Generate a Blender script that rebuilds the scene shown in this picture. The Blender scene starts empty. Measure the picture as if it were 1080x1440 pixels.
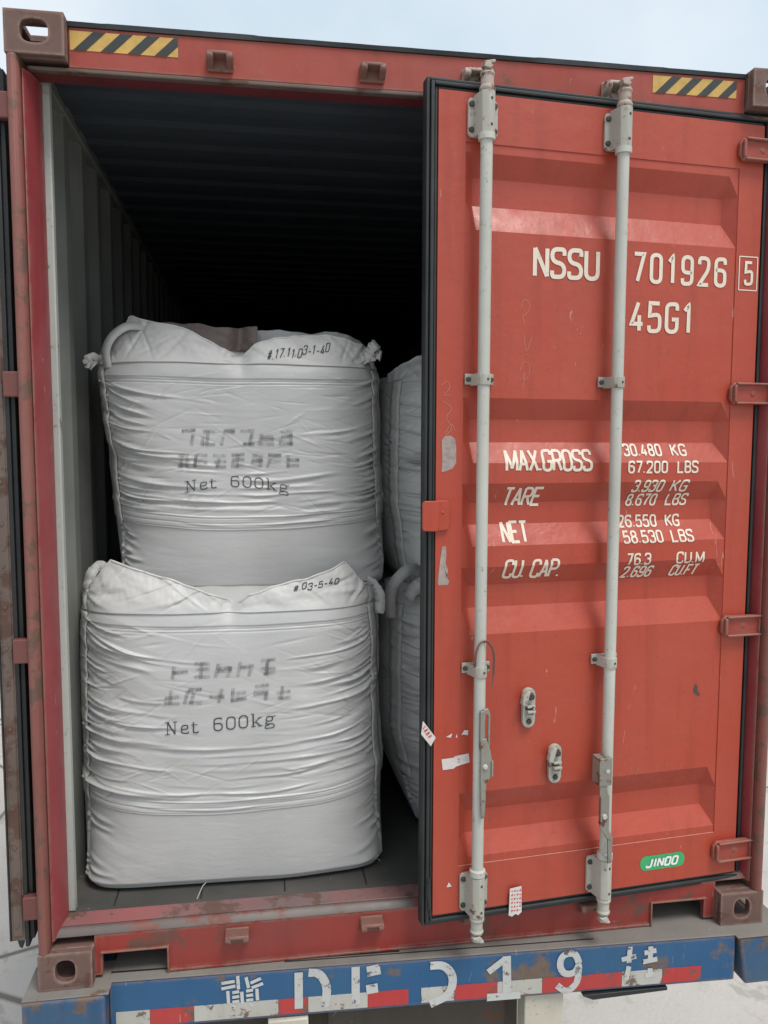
import bpy, bmesh, math, random
import numpy as np
from mathutils import Vector, Matrix
from mathutils.bvhtree import BVHTree
random.seed(7)
S = bpy.context.scene
COL = S.collection
R = math.radians

# ------------------------------------------------------------------ camera
cd = bpy.data.cameras.new('camera')
cam = bpy.data.objects.new('camera', cd); COL.objects.link(cam)
cd.sensor_fit = 'VERTICAL'; cd.sensor_height = 24.0; cd.lens = 24.0 * 1125.3 / 1440
cd.clip_start = 0.05; cd.clip_end = 2000
cam.matrix_world = Matrix.Translation((0.6958, -2.4681, 1.6908)) @ Matrix.Rotation(-0.15295, 4, 'Z') \
    @ Matrix.Rotation(1.48527, 4, 'X') @ Matrix.Rotation(0.00225, 4, 'Z')
S.camera = cam

# ------------------------------------------------------------------ world, sun, exposure
SUN_EL, SUN_AZ = 62, 148          # azimuth measured clockwise from +Y (north)
w = bpy.data.worlds.new('World'); S.world = w; w.use_nodes = True
nt = w.node_tree; nt.nodes.clear()
sky = nt.nodes.new('ShaderNodeTexSky'); sky.sky_type = 'NISHITA'; sky.sun_disc = False
sky.sun_elevation = R(SUN_EL); sky.sun_rotation = R(SUN_AZ); sky.air_density = 1.0; sky.dust_density = 3.0
mixw = nt.nodes.new('ShaderNodeMix'); mixw.data_type = 'RGBA'; mixw.inputs[0].default_value = 0.62
wtc = nt.nodes.new('ShaderNodeTexCoord'); wn = nt.nodes.new('ShaderNodeTexNoise'); wn.inputs['Scale'].default_value = 2.2; wn.inputs['Detail'].default_value = 6
wr_ = nt.nodes.new('ShaderNodeValToRGB'); wr_.color_ramp.elements[0].position = .38; wr_.color_ramp.elements[1].position = .66
wr_.color_ramp.elements[0].color = (5.6, 6.9, 7.6, 1); wr_.color_ramp.elements[1].color = (8.6, 9.1, 9.2, 1)
nt.links.new(wtc.outputs['Generated'], wn.inputs[0]); nt.links.new(wn.outputs[0], wr_.inputs[0]); nt.links.new(wr_.outputs[0], mixw.inputs[7])
bg = nt.nodes.new('ShaderNodeBackground'); bg.inputs[1].default_value = 0.10
wo = nt.nodes.new('ShaderNodeOutputWorld')
nt.links.new(sky.outputs[0], mixw.inputs[6]); nt.links.new(mixw.outputs[2], bg.inputs[0]); nt.links.new(bg.outputs[0], wo.inputs[0])
sd = bpy.data.lights.new('sun', 'SUN'); sd.energy = 1.8; sd.angle = R(22); sd.color = (1.0, 0.965, 0.92)
sun = bpy.data.objects.new('sun', sd); COL.objects.link(sun)
az, el = R(SUN_AZ), R(SUN_EL)
dirv = Vector((math.sin(az) * math.cos(el), math.cos(az) * math.cos(el), math.sin(el)))
sun.rotation_euler = dirv.to_track_quat('Z', 'Y').to_euler()
S.view_settings.view_transform = 'Standard'; S.view_settings.look = 'None'
S.view_settings.gamma = 1; S.view_settings.exposure = 0.5

# ------------------------------------------------------------------ materials
def srgb(r, g, b):
    f = lambda c: (c / 255 / 12.92) if c / 255 <= .04045 else ((c / 255 + .055) / 1.055) ** 2.4
    return (f(r), f(g), f(b), 1)

class NB:
    def __init__(s, name):
        s.m = bpy.data.materials.new(name); s.m.use_nodes = True
        s.t = s.m.node_tree; s.t.nodes.clear()
        s.b = s.n('ShaderNodeBsdfPrincipled'); s.o = s.n('ShaderNodeOutputMaterial'); s.l(s.b.outputs[0], s.o.inputs[0])
        s.tc = s.n('ShaderNodeTexCoord').outputs['Object']
    def n(s, t): return s.t.nodes.new(t)
    def l(s, a, b): s.t.links.new(a, b)
    def noise(s, scale, detail=4, rough=.55, stretch=(1, 1, 1), dist=0):
        mp = s.n('ShaderNodeMapping'); mp.inputs['Scale'].default_value = stretch; s.l(s.tc, mp.inputs[0])
        x = s.n('ShaderNodeTexNoise'); x.inputs['Scale'].default_value = scale; x.inputs['Detail'].default_value = detail
        x.inputs['Roughness'].default_value = rough; x.inputs['Distortion'].default_value = dist; s.l(mp.outputs[0], x.inputs[0]); return x.outputs[0]
    def ramp(s, fac, a, b, c0=(0, 0, 0, 1), c1=(1, 1, 1, 1)):
        r = s.n('ShaderNodeValToRGB'); r.color_ramp.elements[0].position = a; r.color_ramp.elements[1].position = b
        r.color_ramp.elements[0].color = c0; r.color_ramp.elements[1].color = c1; s.l(fac, r.inputs[0]); return r.outputs[0]
    def mix(s, fac, a, b, mode='MIX'):
        m = s.n('ShaderNodeMix'); m.data_type = 'RGBA'; m.blend_type = mode
        for i, v in ((0, fac), (6, a), (7, b)):
            if isinstance(v, (int, float, tuple)): m.inputs[i].default_value = v
            else: s.l(v, m.inputs[i])
        return m.outputs[2]
    def mul(s, a, k):
        m = s.n('ShaderNodeMath'); m.operation = 'MULTIPLY'; s.l(a, m.inputs[0])
        if isinstance(k, (int, float)): m.inputs[1].default_value = k
        else: s.l(k, m.inputs[1])
        return m.outputs[0]
    def bump(s, h, strength, dist):
        b = s.n('ShaderNodeBump'); b.inputs['Strength'].default_value = strength; b.inputs['Distance'].default_value = dist
        s.l(h, b.inputs['Height']); s.l(b.outputs[0], s.b.inputs['Normal'])
    def col(s, c):
        if isinstance(c, tuple): s.b.inputs['Base Color'].default_value = c
        else: s.l(c, s.b.inputs['Base Color'])

def worn(name, base, alt, rust=None, rust_at=.66, rough=.5, streak=.35, bump=.25, grime=.5, metal=0, rust_scale=7, edge=None):
    """old painted steel: chalking, vertical streaks, scratches, rust patches"""
    k = NB(name)
    c = k.mix(k.ramp(k.noise(2.2, 5), .35, .68), base, alt)
    g = tuple(x * .55 for x in base[:3]) + (1,)
    c = k.mix(k.mul(k.ramp(k.noise(1.1, 6, .7, (1, 1, .5), .8), .48, .72), .35), c, tuple(x * .75 + (.028 if 'door' in name else .012) for x in base[:3]) + (1,))
    c = k.mix(k.mul(k.ramp(k.noise(16, 5, .6, (1, 1, .09)), .52, .75), streak), c, g)
    c = k.mix(k.mul(k.ramp(k.noise(60, 3, .7), .62, .74), grime), c, (.07, .05, .042, 1))
    c = k.mix(k.mul(k.ramp(k.noise(28, 4, .7, (1, 1, .25), 1.5), .69, .72), .45), c, (.5, .42, .37, 1))
    if rust:
        c = k.mix(k.ramp(k.noise(rust_scale, 8, .68), rust_at, rust_at + .05), c, k.mix(k.noise(40, 4), rust, (.10, .045, .025, 1)))
    if edge:      # paint worn off along edges and corners
        bv = k.n('ShaderNodeBevel'); bv.samples = 4; bv.inputs[0].default_value = .016; ge = k.n('ShaderNodeNewGeometry')
        dp = k.n('ShaderNodeVectorMath'); dp.operation = 'DOT_PRODUCT'; k.l(bv.outputs[0], dp.inputs[0]); k.l(ge.outputs['Normal'], dp.inputs[1])
        e = k.ramp(dp.outputs['Value'], .90, .995, (1, 1, 1, 1), (0, 0, 0, 1)); nn = k.ramp(k.noise(18, 6, .7), .38, .52)
        c = k.mix(k.mul(e, nn), c, edge)
    k.col(c)
    k.b.inputs['Metallic'].default_value = metal
    k.l(k.ramp(k.noise(9, 4), .3, .7, (rough - .08,) * 3 + (1,), (rough + .14,) * 3 + (1,)), k.b.inputs['Roughness'])
    k.bump(k.noise(14, 6, .55), bump, .004)
    return k.m

def plain(name, c, rough=.6, var=.15, scale=30, bump=.15, metal=0, dist=.002):
    k = NB(name); k.col(k.mix(k.ramp(k.noise(scale, 5), .3, .75), c, tuple(x * (1 - var) for x in c[:3]) + (1,)))
    k.b.inputs['Roughness'].default_value = rough; k.b.inputs['Metallic'].default_value = metal
    k.bump(k.noise(scale * 3, 4), bump, dist); return k.m

RUST = (.13, .055, .03, 1)
M = {}
M['door'] = worn('red_door_paint', (.37, .045, .021, 1), (.37, .060, .033, 1), (.16, .05, .032, 1), .735, rough=.42, streak=.36, bump=.8, grime=.4, rust_scale=9)
M['frame'] = worn('red_frame_paint', (.29, .038, .022, 1), (.31, .06, .04, 1), RUST, .64, rough=.55, streak=.4, edge=(.22, .12, .09, 1))
M['sill'] = worn('scuffed_sill_paint', (.27, .026, .018, 1), (.20, .035, .028, 1), (.13, .05, .042, 1), .58, rough=.55, streak=.5, rust_scale=6, edge=(.22, .12, .09, 1))
M['crimson'] = worn('crimson_jamb_paint', (.23, .026, .031, 1), (.29, .06, .062, 1), (.30, .17, .13, 1), .64, rough=.42, streak=.3, rust_scale=16, edge=(.22, .12, .09, 1))
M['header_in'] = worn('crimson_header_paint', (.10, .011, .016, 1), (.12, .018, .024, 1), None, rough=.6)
M['post'] = worn('brown_red_post_paint', (.20, .055, .043, 1), (.22, .085, .068, 1), (.11, .065, .05, 1), .52, rough=.6, streak=.5, rust_scale=9, edge=(.22, .12, .09, 1))
M['casting'] = worn('rusty_cast_steel', (.12, .062, .050, 1), (.155, .105, .088, 1), (.10, .045, .037, 1), .54, rough=.75, streak=.3, bump=.7, rust_scale=10, edge=(.26, .17, .14, 1))
M['thresh'] = worn('worn_threshold', (.27, .085, .085, 1), (.15, .105, .10, 1), (.12, .075, .07, 1), .52, rough=.5, streak=.2, rust_scale=9)
M['thresh_grey'] = worn('worn_grey_steel', (.085, .068, .063, 1), (.13, .10, .09, 1), (.20, .05, .045, 1), .53, rough=.5, streak=.2)
M['white_gear'] = worn('greyed_white_gear_paint', (.42, .405, .35, 1), (.30, .29, .25, 1), (.17, .10, .07, 1), .60, rough=.5, streak=.35, grime=.75, rust_scale=22)
M['rod'] = worn('greyed_white_rod_paint', (.50, .495, .44, 1), (.38, .38, .34, 1), (.22, .16, .12, 1), .64, rough=.42, streak=.3, grime=.5, rust_scale=14)
M['pink_gear'] = worn('rusty_pink_gear', (.19, .085, .062, 1), (.15, .07, .055, 1), RUST, .58, rough=.6, rust_scale=25)
M['lug'] = worn('dark_red_lug', (.13, .035, .030, 1), (.15, .055, .045, 1), RUST, .62, rough=.55)
M['handle'] = worn('worn_galvanised_handle', (.30, .29, .25, 1), (.22, .20, .17, 1), (.13, .08, .05, 1), .56, rough=.42, metal=.3, rust_scale=30)
M['cam'] = worn('chipped_cam_paint', (.40, .34, .29, 1), (.33, .25, .20, 1), (.18, .08, .06, 1), .54, rough=.6, rust_scale=34)
M['rubber'] = plain('black_rubber', (.016, .018, .019, 1), .5, .5, 12, .3)
M['rubber_old'] = plain('dusty_grey_rubber', (.024, .027, .028, 1), .6, .5, 10, .3)
M['retainer'] = worn('brown_retainer_strip', (.10, .07, .055, 1), (.14, .10, .085, 1), (.06, .035, .028, 1), .5, rough=.6)
M['dark_hole'] = plain('dark_bolt_steel', (.06, .042, .034, 1), .6, .5, 60, .2)
M['wall'] = worn('grey_green_lining_paint', (.20, .205, .185, 1), (.13, .135, .125, 1), (.12, .115, .10, 1), .68, rough=.65, streak=.5, grime=.3)
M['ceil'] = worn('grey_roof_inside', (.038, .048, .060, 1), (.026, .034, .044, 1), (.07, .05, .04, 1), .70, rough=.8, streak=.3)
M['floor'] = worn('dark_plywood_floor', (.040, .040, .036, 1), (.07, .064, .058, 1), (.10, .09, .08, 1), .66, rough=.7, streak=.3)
M['roof_edge'] = plain('dark_roof_edge', (.05, .055, .06, 1), .6, .5, 10, .4)
M['yellow'] = plain('hazard_yellow', (.58, .36, .09, 1), .5, .3, 25)
M['black'] = plain('hazard_black', (.03, .035, .035, 1), .5, .4, 25)
M['paint_white'] = worn('cream_stencil_paint', (.72, .64, .53, 1), (.62, .54, .44, 1), (.34, .06, .035, 1), .655, rough=.55, streak=.15, bump=.1, rust_scale=26)
M['primer'] = plain('grey_primer_patch', (.38, .30, .27, 1), .7, .4, 50, .3)
M['scratch'] = plain('pale_scratch', (.50, .20, .155, 1), .7, .3, 50, .1)
M['sticker'] = plain('white_sticker_paper', (.62, .58, .55, 1), .6, .2, 50, .1)
M['red_ink'] = plain('red_ink', (.50, .05, .05, 1), .6, .2, 50, .1)
M['green'] = plain('green_badge', (.04, .36, .13, 1), .4, .15, 40, .05)
M['blue'] = worn('worn_blue_paint', (.010, .075, .185, 1), (.025, .095, .19, 1), (.15, .13, .11, 1), .575, rough=.45, streak=.25, bump=.5, grime=.35, rust_scale=4, edge=(.22, .12, .09, 1))
M['dust'] = worn('dusty_grey_deck', (.20, .182, .16, 1), (.14, .128, .115, 1), (.15, .10, .07, 1), .62, rough=.85, streak=.1, bump=.8, rust_scale=8)
M['blue_dirty'] = worn('muddied_blue_paint', (.013, .072, .175, 1), (.04, .085, .14, 1), (.13, .115, .10, 1), .54, rough=.6, streak=.4, bump=.6, rust_scale=9, edge=(.22, .12, .09, 1))
M['chassis'] = worn('brown_chassis_dirt', (.055, .045, .037, 1), (.09, .075, .06, 1), RUST, .6, rough=.8)
M['cream'] = worn('cream_bracket_paint', (.50, .47, .39, 1), (.38, .34, .28, 1), (.20, .13, .08, 1), .62, rough=.6, rust_scale=15)
M['tape_red'] = worn('red_reflective_tape', (.42, .026, .026, 1), (.36, .05, .045, 1), (.17, .10, .08, 1), .56, rough=.45, streak=.3, rust_scale=14)
M['tape_white'] = worn('white_reflective_tape', (.46, .45, .41, 1), (.36, .34, .30, 1), (.17, .14, .115, 1), .55, rough=.5, streak=.35, rust_scale=16)
M['letter'] = worn('chipped_white_lettering', (.50, .50, .48, 1), (.40, .40, .39, 1), (.09, .12, .17, 1), .57, rough=.6, streak=.1, rust_scale=35)
M['ink'] = plain('black_bag_ink', (.035, .035, .038, 1), .6, .3, 60, .1)
M['grey_ink'] = plain('faded_grey_ink', (.27, .267, .263, 1), .6, .25, 60, .1)
def smudge():
    k = NB('faded_grey_ink'); k.col((.16, .158, .155, 1)); k.b.inputs['Roughness'].default_value = .6
    k.l(k.ramp(k.noise(45, 5, .7), .35, .75, (.10,) * 3 + (1,), (.62,) * 3 + (1,)), k.b.inputs['Alpha']); return k.m
M['grey_ink'] = smudge()
M['pink_inner'] = plain('pinkish_liner', (.17, .13, .115, 1), .6, .2, 12, .3)
M['cord'] = plain('twine', (.45, .42, .36, 1), .8, .2, 50, .2)

def ground_mat():
    k = NB('pale_concrete')
    c = k.mix(k.ramp(k.noise(.8, 6), .3, .7), (.50, .475, .44, 1), (.41, .39, .36, 1))
    c = k.mix(k.mul(k.ramp(k.noise(6, 6, .7), .55, .7), .5), c, (.33, .30, .26, 1))
    c = k.mix(k.mul(k.ramp(k.noise(1.7, 7, .65, (1, 1, 1), 1.5), .56, .62), .55), c, (.27, .25, .22, 1))
    vo = k.n('ShaderNodeTexVoronoi'); vo.feature = 'DISTANCE_TO_EDGE'; vo.inputs['Scale'].default_value = .45; k.l(k.tc, vo.inputs[0])
    c = k.mix(k.ramp(vo.outputs[0], .004, .010, (1, 1, 1, 1), (0, 0, 0, 1)), c, (.16, .14, .12, 1))
    k.col(c); k.b.inputs['Roughness'].default_value = .9; k.bump(k.noise(40, 6), .4, .01); return k.m
M['ground'] = ground_mat()

def bag_mat():
    k = NB('woven_polypropylene')
    c = k.mix(k.ramp(k.noise(3.0, 5), .3, .7), (.47, .465, .455, 1), (.39, .385, .375, 1))
    # weave: fine tapes in two directions
    wv = k.n('ShaderNodeTexWave'); wv.wave_type = 'BANDS'; wv.bands_direction = 'Z'; wv.inputs['Scale'].default_value = 110; wv.inputs['Distortion'].default_value = .6; k.l(k.tc, wv.inputs[0])
    wx = k.n('ShaderNodeTexWave'); wx.wave_type = 'BANDS'; wx.bands_direction = 'X'; wx.inputs['Scale'].default_value = 110; wx.inputs['Distortion'].default_value = .6; k.l(k.tc, wx.inputs[0])
    c = k.mix(k.mul(k.ramp(k.noise(9, 5, .6, (.3, 1, 3)), .5, .8), .28), c, (.36, .355, .345, 1))
    k.col(c)
    k.b.inputs['Roughness'].default_value = .33
    k.b.inputs['Specular IOR Level'].default_value = .8
    k.b.inputs['Sheen Weight'].default_value = .1
    a = k.n('ShaderNodeMath'); a.operation = 'ADD'; k.l(wv.outputs[1], a.inputs[0]); k.l(wx.outputs[1], a.inputs[1])
    b2 = k.n('ShaderNodeMath'); b2.operation = 'ADD'; k.l(k.mul(a.outputs[0], .12), b2.inputs[0]); k.l(k.noise(15, 5, .6, (.6, .6, 2.0), 1.0), b2.inputs[1])
    k.bump(b2.outputs[0], .32, .005)
    return k.m
M['bag'] = bag_mat()
M['strap'] = plain('white_webbing', (.44, .43, .415, 1), .55, .2, 40, .5)
M['collar'] = plain('white_collar_cloth', (.50, .49, .475, 1), .5, .10, 6, .25)

# ------------------------------------------------------------------ mesh helpers
def tag(o, label=None, cat=None, group=None, kind=None):
    if label: o['label'] = label
    if cat: o['category'] = cat
    if group: o['group'] = group
    if kind: o['kind'] = kind
    return o
def empty(name, loc):
    o = bpy.data.objects.new(name, None); COL.objects.link(o); o.location = loc; o.empty_display_size = .1; return o

class MB:
    """collects geometry given in the builder's frame; build() links ONE mesh object"""
    def __init__(s): s.v = []; s.f = []; s.m = []
    def add(s, vs, fs, mi=0):
        o = len(s.v); s.v += [tuple(v) for v in vs]; s.f += [tuple(i + o for i in f) for f in fs]; s.m += [mi] * len(fs); return s
    def box(s, x0, x1, y0, y1, z0, z1, mi=0):
        return s.add([(x0, y0, z0), (x1, y0, z0), (x1, y1, z0), (x0, y1, z0), (x0, y0, z1), (x1, y0, z1), (x1, y1, z1), (x0, y1, z1)],
                     [(0, 3, 2, 1), (4, 5, 6, 7), (0, 1, 5, 4), (1, 2, 6, 5), (2, 3, 7, 6), (3, 0, 4, 7)], mi)
    def prism(s, pts, y0, y1, mi=0):
        """outline in x,z (counter-clockwise seen from the front, -y) extruded from y0 (front) to y1"""
        n = len(pts); vs = [(x, y0, z) for x, z in pts] + [(x, y1, z) for x, z in pts]
        return s.add(vs, [tuple(range(n)), tuple(range(2 * n - 1, n - 1, -1))] + [(i, i + n, (i + 1) % n + n, (i + 1) % n) for i in range(n)], mi)
    def prof_x(s, pts, x0, x1, mi=0):
        """closed outline in y,z extruded along x"""
        n = len(pts); vs = [(x0, y, z) for y, z in pts] + [(x1, y, z) for y, z in pts]
        return s.add(vs, [tuple(range(n - 1, -1, -1)), tuple(range(n, 2 * n))] + [(i, (i + 1) % n, (i + 1) % n + n, i + n) for i in range(n)], mi)
    def prof_z(s, pts, z0, z1, mi=0):
        n = len(pts); vs = [(x, y, z0) for x, y in pts] + [(x, y, z1) for x, y in pts]
        return s.add(vs, [tuple(range(n - 1, -1, -1)), tuple(range(n, 2 * n))] + [(i, (i + 1) % n, (i + 1) % n + n, i + n) for i in range(n)], mi)
    def tube(s, pts, r, n=12, mi=0, cap=True):
        pts = [Vector(p) for p in pts]; N = len(pts); rr = r if hasattr(r, '__len__') else [r] * N
        vs = []; fs = []; up = None
        for i, p in enumerate(pts):
            t = (pts[min(i + 1, N - 1)] - pts[max(i - 1, 0)]).normalized()
            if up is None: up = t.orthogonal().normalized()
            a = (up - t * up.dot(t)).normalized(); up = a; b = t.cross(a)
            for k in range(n):
                q = 2 * math.pi * k / n; vs.append(p + (a * math.cos(q) + b * math.sin(q)) * rr[i])
        for i in range(N - 1):
            for k in range(n): fs.append((i * n + k, i * n + (k + 1) % n, (i + 1) * n + (k + 1) % n, (i + 1) * n + k))
        if cap: fs += [tuple(range(n - 1, -1, -1)), tuple(range((N - 1) * n, N * n))]
        return s.add(vs, fs, mi)
    def lathe_z(s, x, y, prof, n=16, mi=0):
        """prof: list of (radius, z)"""
        vs = []; fs = []; N = len(prof)
        for r_, z in prof:
            for k in range(n): q = 2 * math.pi * k / n; vs.append((x + r_ * math.cos(q), y + r_ * math.sin(q), z))
        for i in range(N - 1):
            for k in range(n): fs.append((i * n + k, i * n + (k + 1) % n, (i + 1) * n + (k + 1) % n, (i + 1) * n + k))
        fs += [tuple(range(n - 1, -1, -1)), tuple(range((N - 1) * n, N * n))]
        return s.add(vs, fs, mi)
    def bolt(s, x, y, z, r=.008, h=.006, n=8, mi=0):
        """bolt head facing -y, standing on the plane y"""
        vs = []
        for k in range(n): q = 2 * math.pi * k / n; vs.append((x + r * math.cos(q), y + .002, z + r * math.sin(q)))
        for k in range(n): q = 2 * math.pi * k / n; vs.append((x + r * .8 * math.cos(q), y - h, z + r * .8 * math.sin(q)))
        return s.add(vs, [tuple(range(n, 2 * n))] + [(k, (k + 1) % n, (k + 1) % n + n, k + n) for k in range(n)], mi)
    def build(s, name, mats, parent=None, bevel=0, smooth=None, seg=2):
        me = bpy.data.meshes.new(name); me.from_pydata(s.v, [], s.f)
        for m in (mats if isinstance(mats, (list, tuple)) else [mats]): me.materials.append(M[m])
        me.polygons.foreach_set('material_index', s.m)
        bm = bmesh.new(); bm.from_mesh(me); bmesh.ops.recalc_face_normals(bm, faces=bm.faces); bm.to_mesh(me); bm.free()
        if smooth or bevel:
            me.polygons.foreach_set('use_smooth', [True] * len(me.polygons)); me.set_sharp_from_angle(angle=R(smooth or 35))
        o = bpy.data.objects.new(name, me); COL.objects.link(o)
        if parent:
            o.parent = parent
        if bevel:
            b = o.modifiers.new('bevel', 'BEVEL'); b.width = bevel; b.segments = seg; b.limit_method = 'ANGLE'; b.angle_limit = R(30)
            b.harden_normals = False
        return o

# gradient noise in numpy
def _perm(seed):
    r = np.random.RandomState(seed); return r.permutation(512), r.rand(512) * 2 * np.pi
def pnoise(x, y, seed=0):
    P, A = _perm(seed)
    xi = np.floor(x).astype(int); yi = np.floor(y).astype(int); xf = x - xi; yf = y - yi
    u = xf * xf * xf * (xf * (xf * 6 - 15) + 10); v = yf * yf * yf * (yf * (yf * 6 - 15) + 10)
    def g(a, b, dx, dy):
        h = A[P[(P[a & 511] + b) & 511]]; return np.cos(h) * dx + np.sin(h) * dy
    n0 = g(xi, yi, xf, yf) * (1 - u) + g(xi + 1, yi, xf - 1, yf) * u
    n1 = g(xi, yi + 1, xf, yf - 1) * (1 - u) + g(xi + 1, yi + 1, xf - 1, yf - 1) * u
    return (n0 * (1 - v) + n1 * v) * 1.4
def sstep(a, b, x):
    t = np.clip((x - a) / (b - a), 0, 1); return t * t * (3 - 2 * t)

# ------------------------------------------------------------------ stroke lettering
def rnd(pts, r):
    """round the corners of a polyline; a point (x, y, 1) stays sharp"""
    closed = len(pts) > 2 and pts[0][:2] == pts[-1][:2]
    P = [Vector(p[:2]) for p in pts]; out = []
    n = len(P); rng = range(n - 1) if closed else range(n)
    for i in rng:
        if (not closed and i in (0, n - 1)) or len(pts[i]) > 2: out.append(P[i]); continue
        a = P[i - 1] if i > 0 else P[n - 2]; b = P[i]; c = P[i + 1]
        la, lc = (a - b).length, (c - b).length
        q = min(r, la * .5, lc * .5)
        s0 = b + (a - b) / la * q; s1 = b + (c - b) / lc * q
        for k in range(7):
            t = k / 6; out.append(s0 * (1 - t) ** 2 + b * 2 * t * (1 - t) + s1 * t * t)
    if closed: out.append(out[0].copy())
    return out
G = {
 '0': [[(0, 0), (1, 0), (1, 1), (0, 1), (0, 0)]],
 '1': [[(.1, .78, 1), (.62, 1, 1), (.62, 0, 1)]],
 '2': [[(0, .76), (0, 1), (1, 1), (1, .58), (0, 0, 1), (1, 0)]],
 '3': [[(0, .78), (0, 1), (1, 1), (1, .53), (.4, .53, 1)], [(.4, .53), (1, .53), (1, 0), (0, 0), (0, .22)]],
 '4': [[(1.05, .24), (0, .24, 1), (.62, 1, 1)], [(.72, .55), (.72, 0)]],
 '5': [[(.95, 1), (.08, 1, 1), (.04, .55, 1), (1, .62), (1, 0), (0, 0), (0, .2)]],
 '6': [[(1, .8), (1, 1), (0, 1), (0, 0), (1, 0), (1, .58), (0, .58)]],
 '7': [[(0, 1), (1, 1, 1), (.35, 0)]],
 '8': [[(.05, .53), (.95, .53), (.95, 1), (.05, 1), (.05, .53)], [(0, 0), (1, 0), (1, .53), (0, .53), (0, 0)]],
 '9': [[(0, .2), (0, 0), (1, 0), (1, 1), (0, 1), (0, .42), (1, .42)]],
 'N': [[(0, 0), (0, 1)], [(0, 1), (1, 0)], [(1, 0), (1, 1)]],
 'S': [[(1, .78), (1, 1), (0, 1), (0, .55), (1, .47), (1, 0), (0, 0), (0, .22)]],
 'U': [[(0, 1), (0, 0), (1, 0), (1, 1)]],
 'G': [[(1, .78), (1, 1), (0, 1), (0, 0), (1, 0), (1, .45, 1), (.5, .45)]],
 'M': [[(0, 0), (0, 1)], [(0, 1), (.5, .1)], [(.5, .1), (1, 1)], [(1, 1), (1, 0)]],
 'A': [[(0, 0), (.5, 1)], [(.5, 1), (1, 0)], [(.2, .32), (.8, .32)]],
 'X': [[(0, 0), (1, 1)], [(0, 1), (1, 0)]],
 '.': [[(0, 0), (0, .09)]],
 ',': [[(0, .04), (-.1, -.1)]],
 'R': [[(0, 0), (0, 1)], [(0, 1), (1, 1), (1, .5), (0, .5)], [(.5, .5), (1, 0)]],
 'O': [[(0, 0), (1, 0), (1, 1), (0, 1), (0, 0)]],
 'T': [[(0, 1), (1, 1)], [(.5, 1), (.5, 0)]],
 'E': [[(1, 1), (0, 1, 1), (0, 0, 1), (1, 0)], [(0, .52), (.8, .52)]],
 'C': [[(1, .75), (1, 1), (0, 1), (0, 0), (1, 0), (1, .25)]],
 'P': [[(0, 0), (0, 1)], [(0, 1), (1, 1), (1, .47), (0, .47)]],
 'K': [[(0, 0), (0, 1)], [(1, 1), (0, .42)], [(.3, .6), (1, 0)]],
 'L': [[(0, 1), (0, 0, 1), (1, 0)]],
 'B': [[(0, 0), (0, 1)], [(0, 1), (.95, 1), (.95, .53), (0, .53)], [(0, .53), (1, .53), (1, 0), (0, 0)]],
 'F': [[(1, 1), (0, 1, 1), (0, 0)], [(0, .5), (.8, .5)]],
 'I': [[(.5, 0), (.5, 1)]],
 'J': [[(.9, 1), (.9, 0), (0, 0), (0, .22)]],
 'D': [[(0, 0), (0, 1)], [(0, 1), (1, 1), (1, 0), (0, 0)]],
 '-': [[(0, .45), (1, .45)]],
 '#': [[(.3, 0), (.4, 1)], [(.7, 0), (.8, 1)], [(0, .65), (1.1, .68)], [(0, .3), (1.05, .34)]],
 '/': [[(0, 0), (1, 1)]],
}
WID = {'M': 1.3, '.': .12, ',': .12, 'I': .3, '1': .75, ' ': .7, '-': .7}
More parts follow.
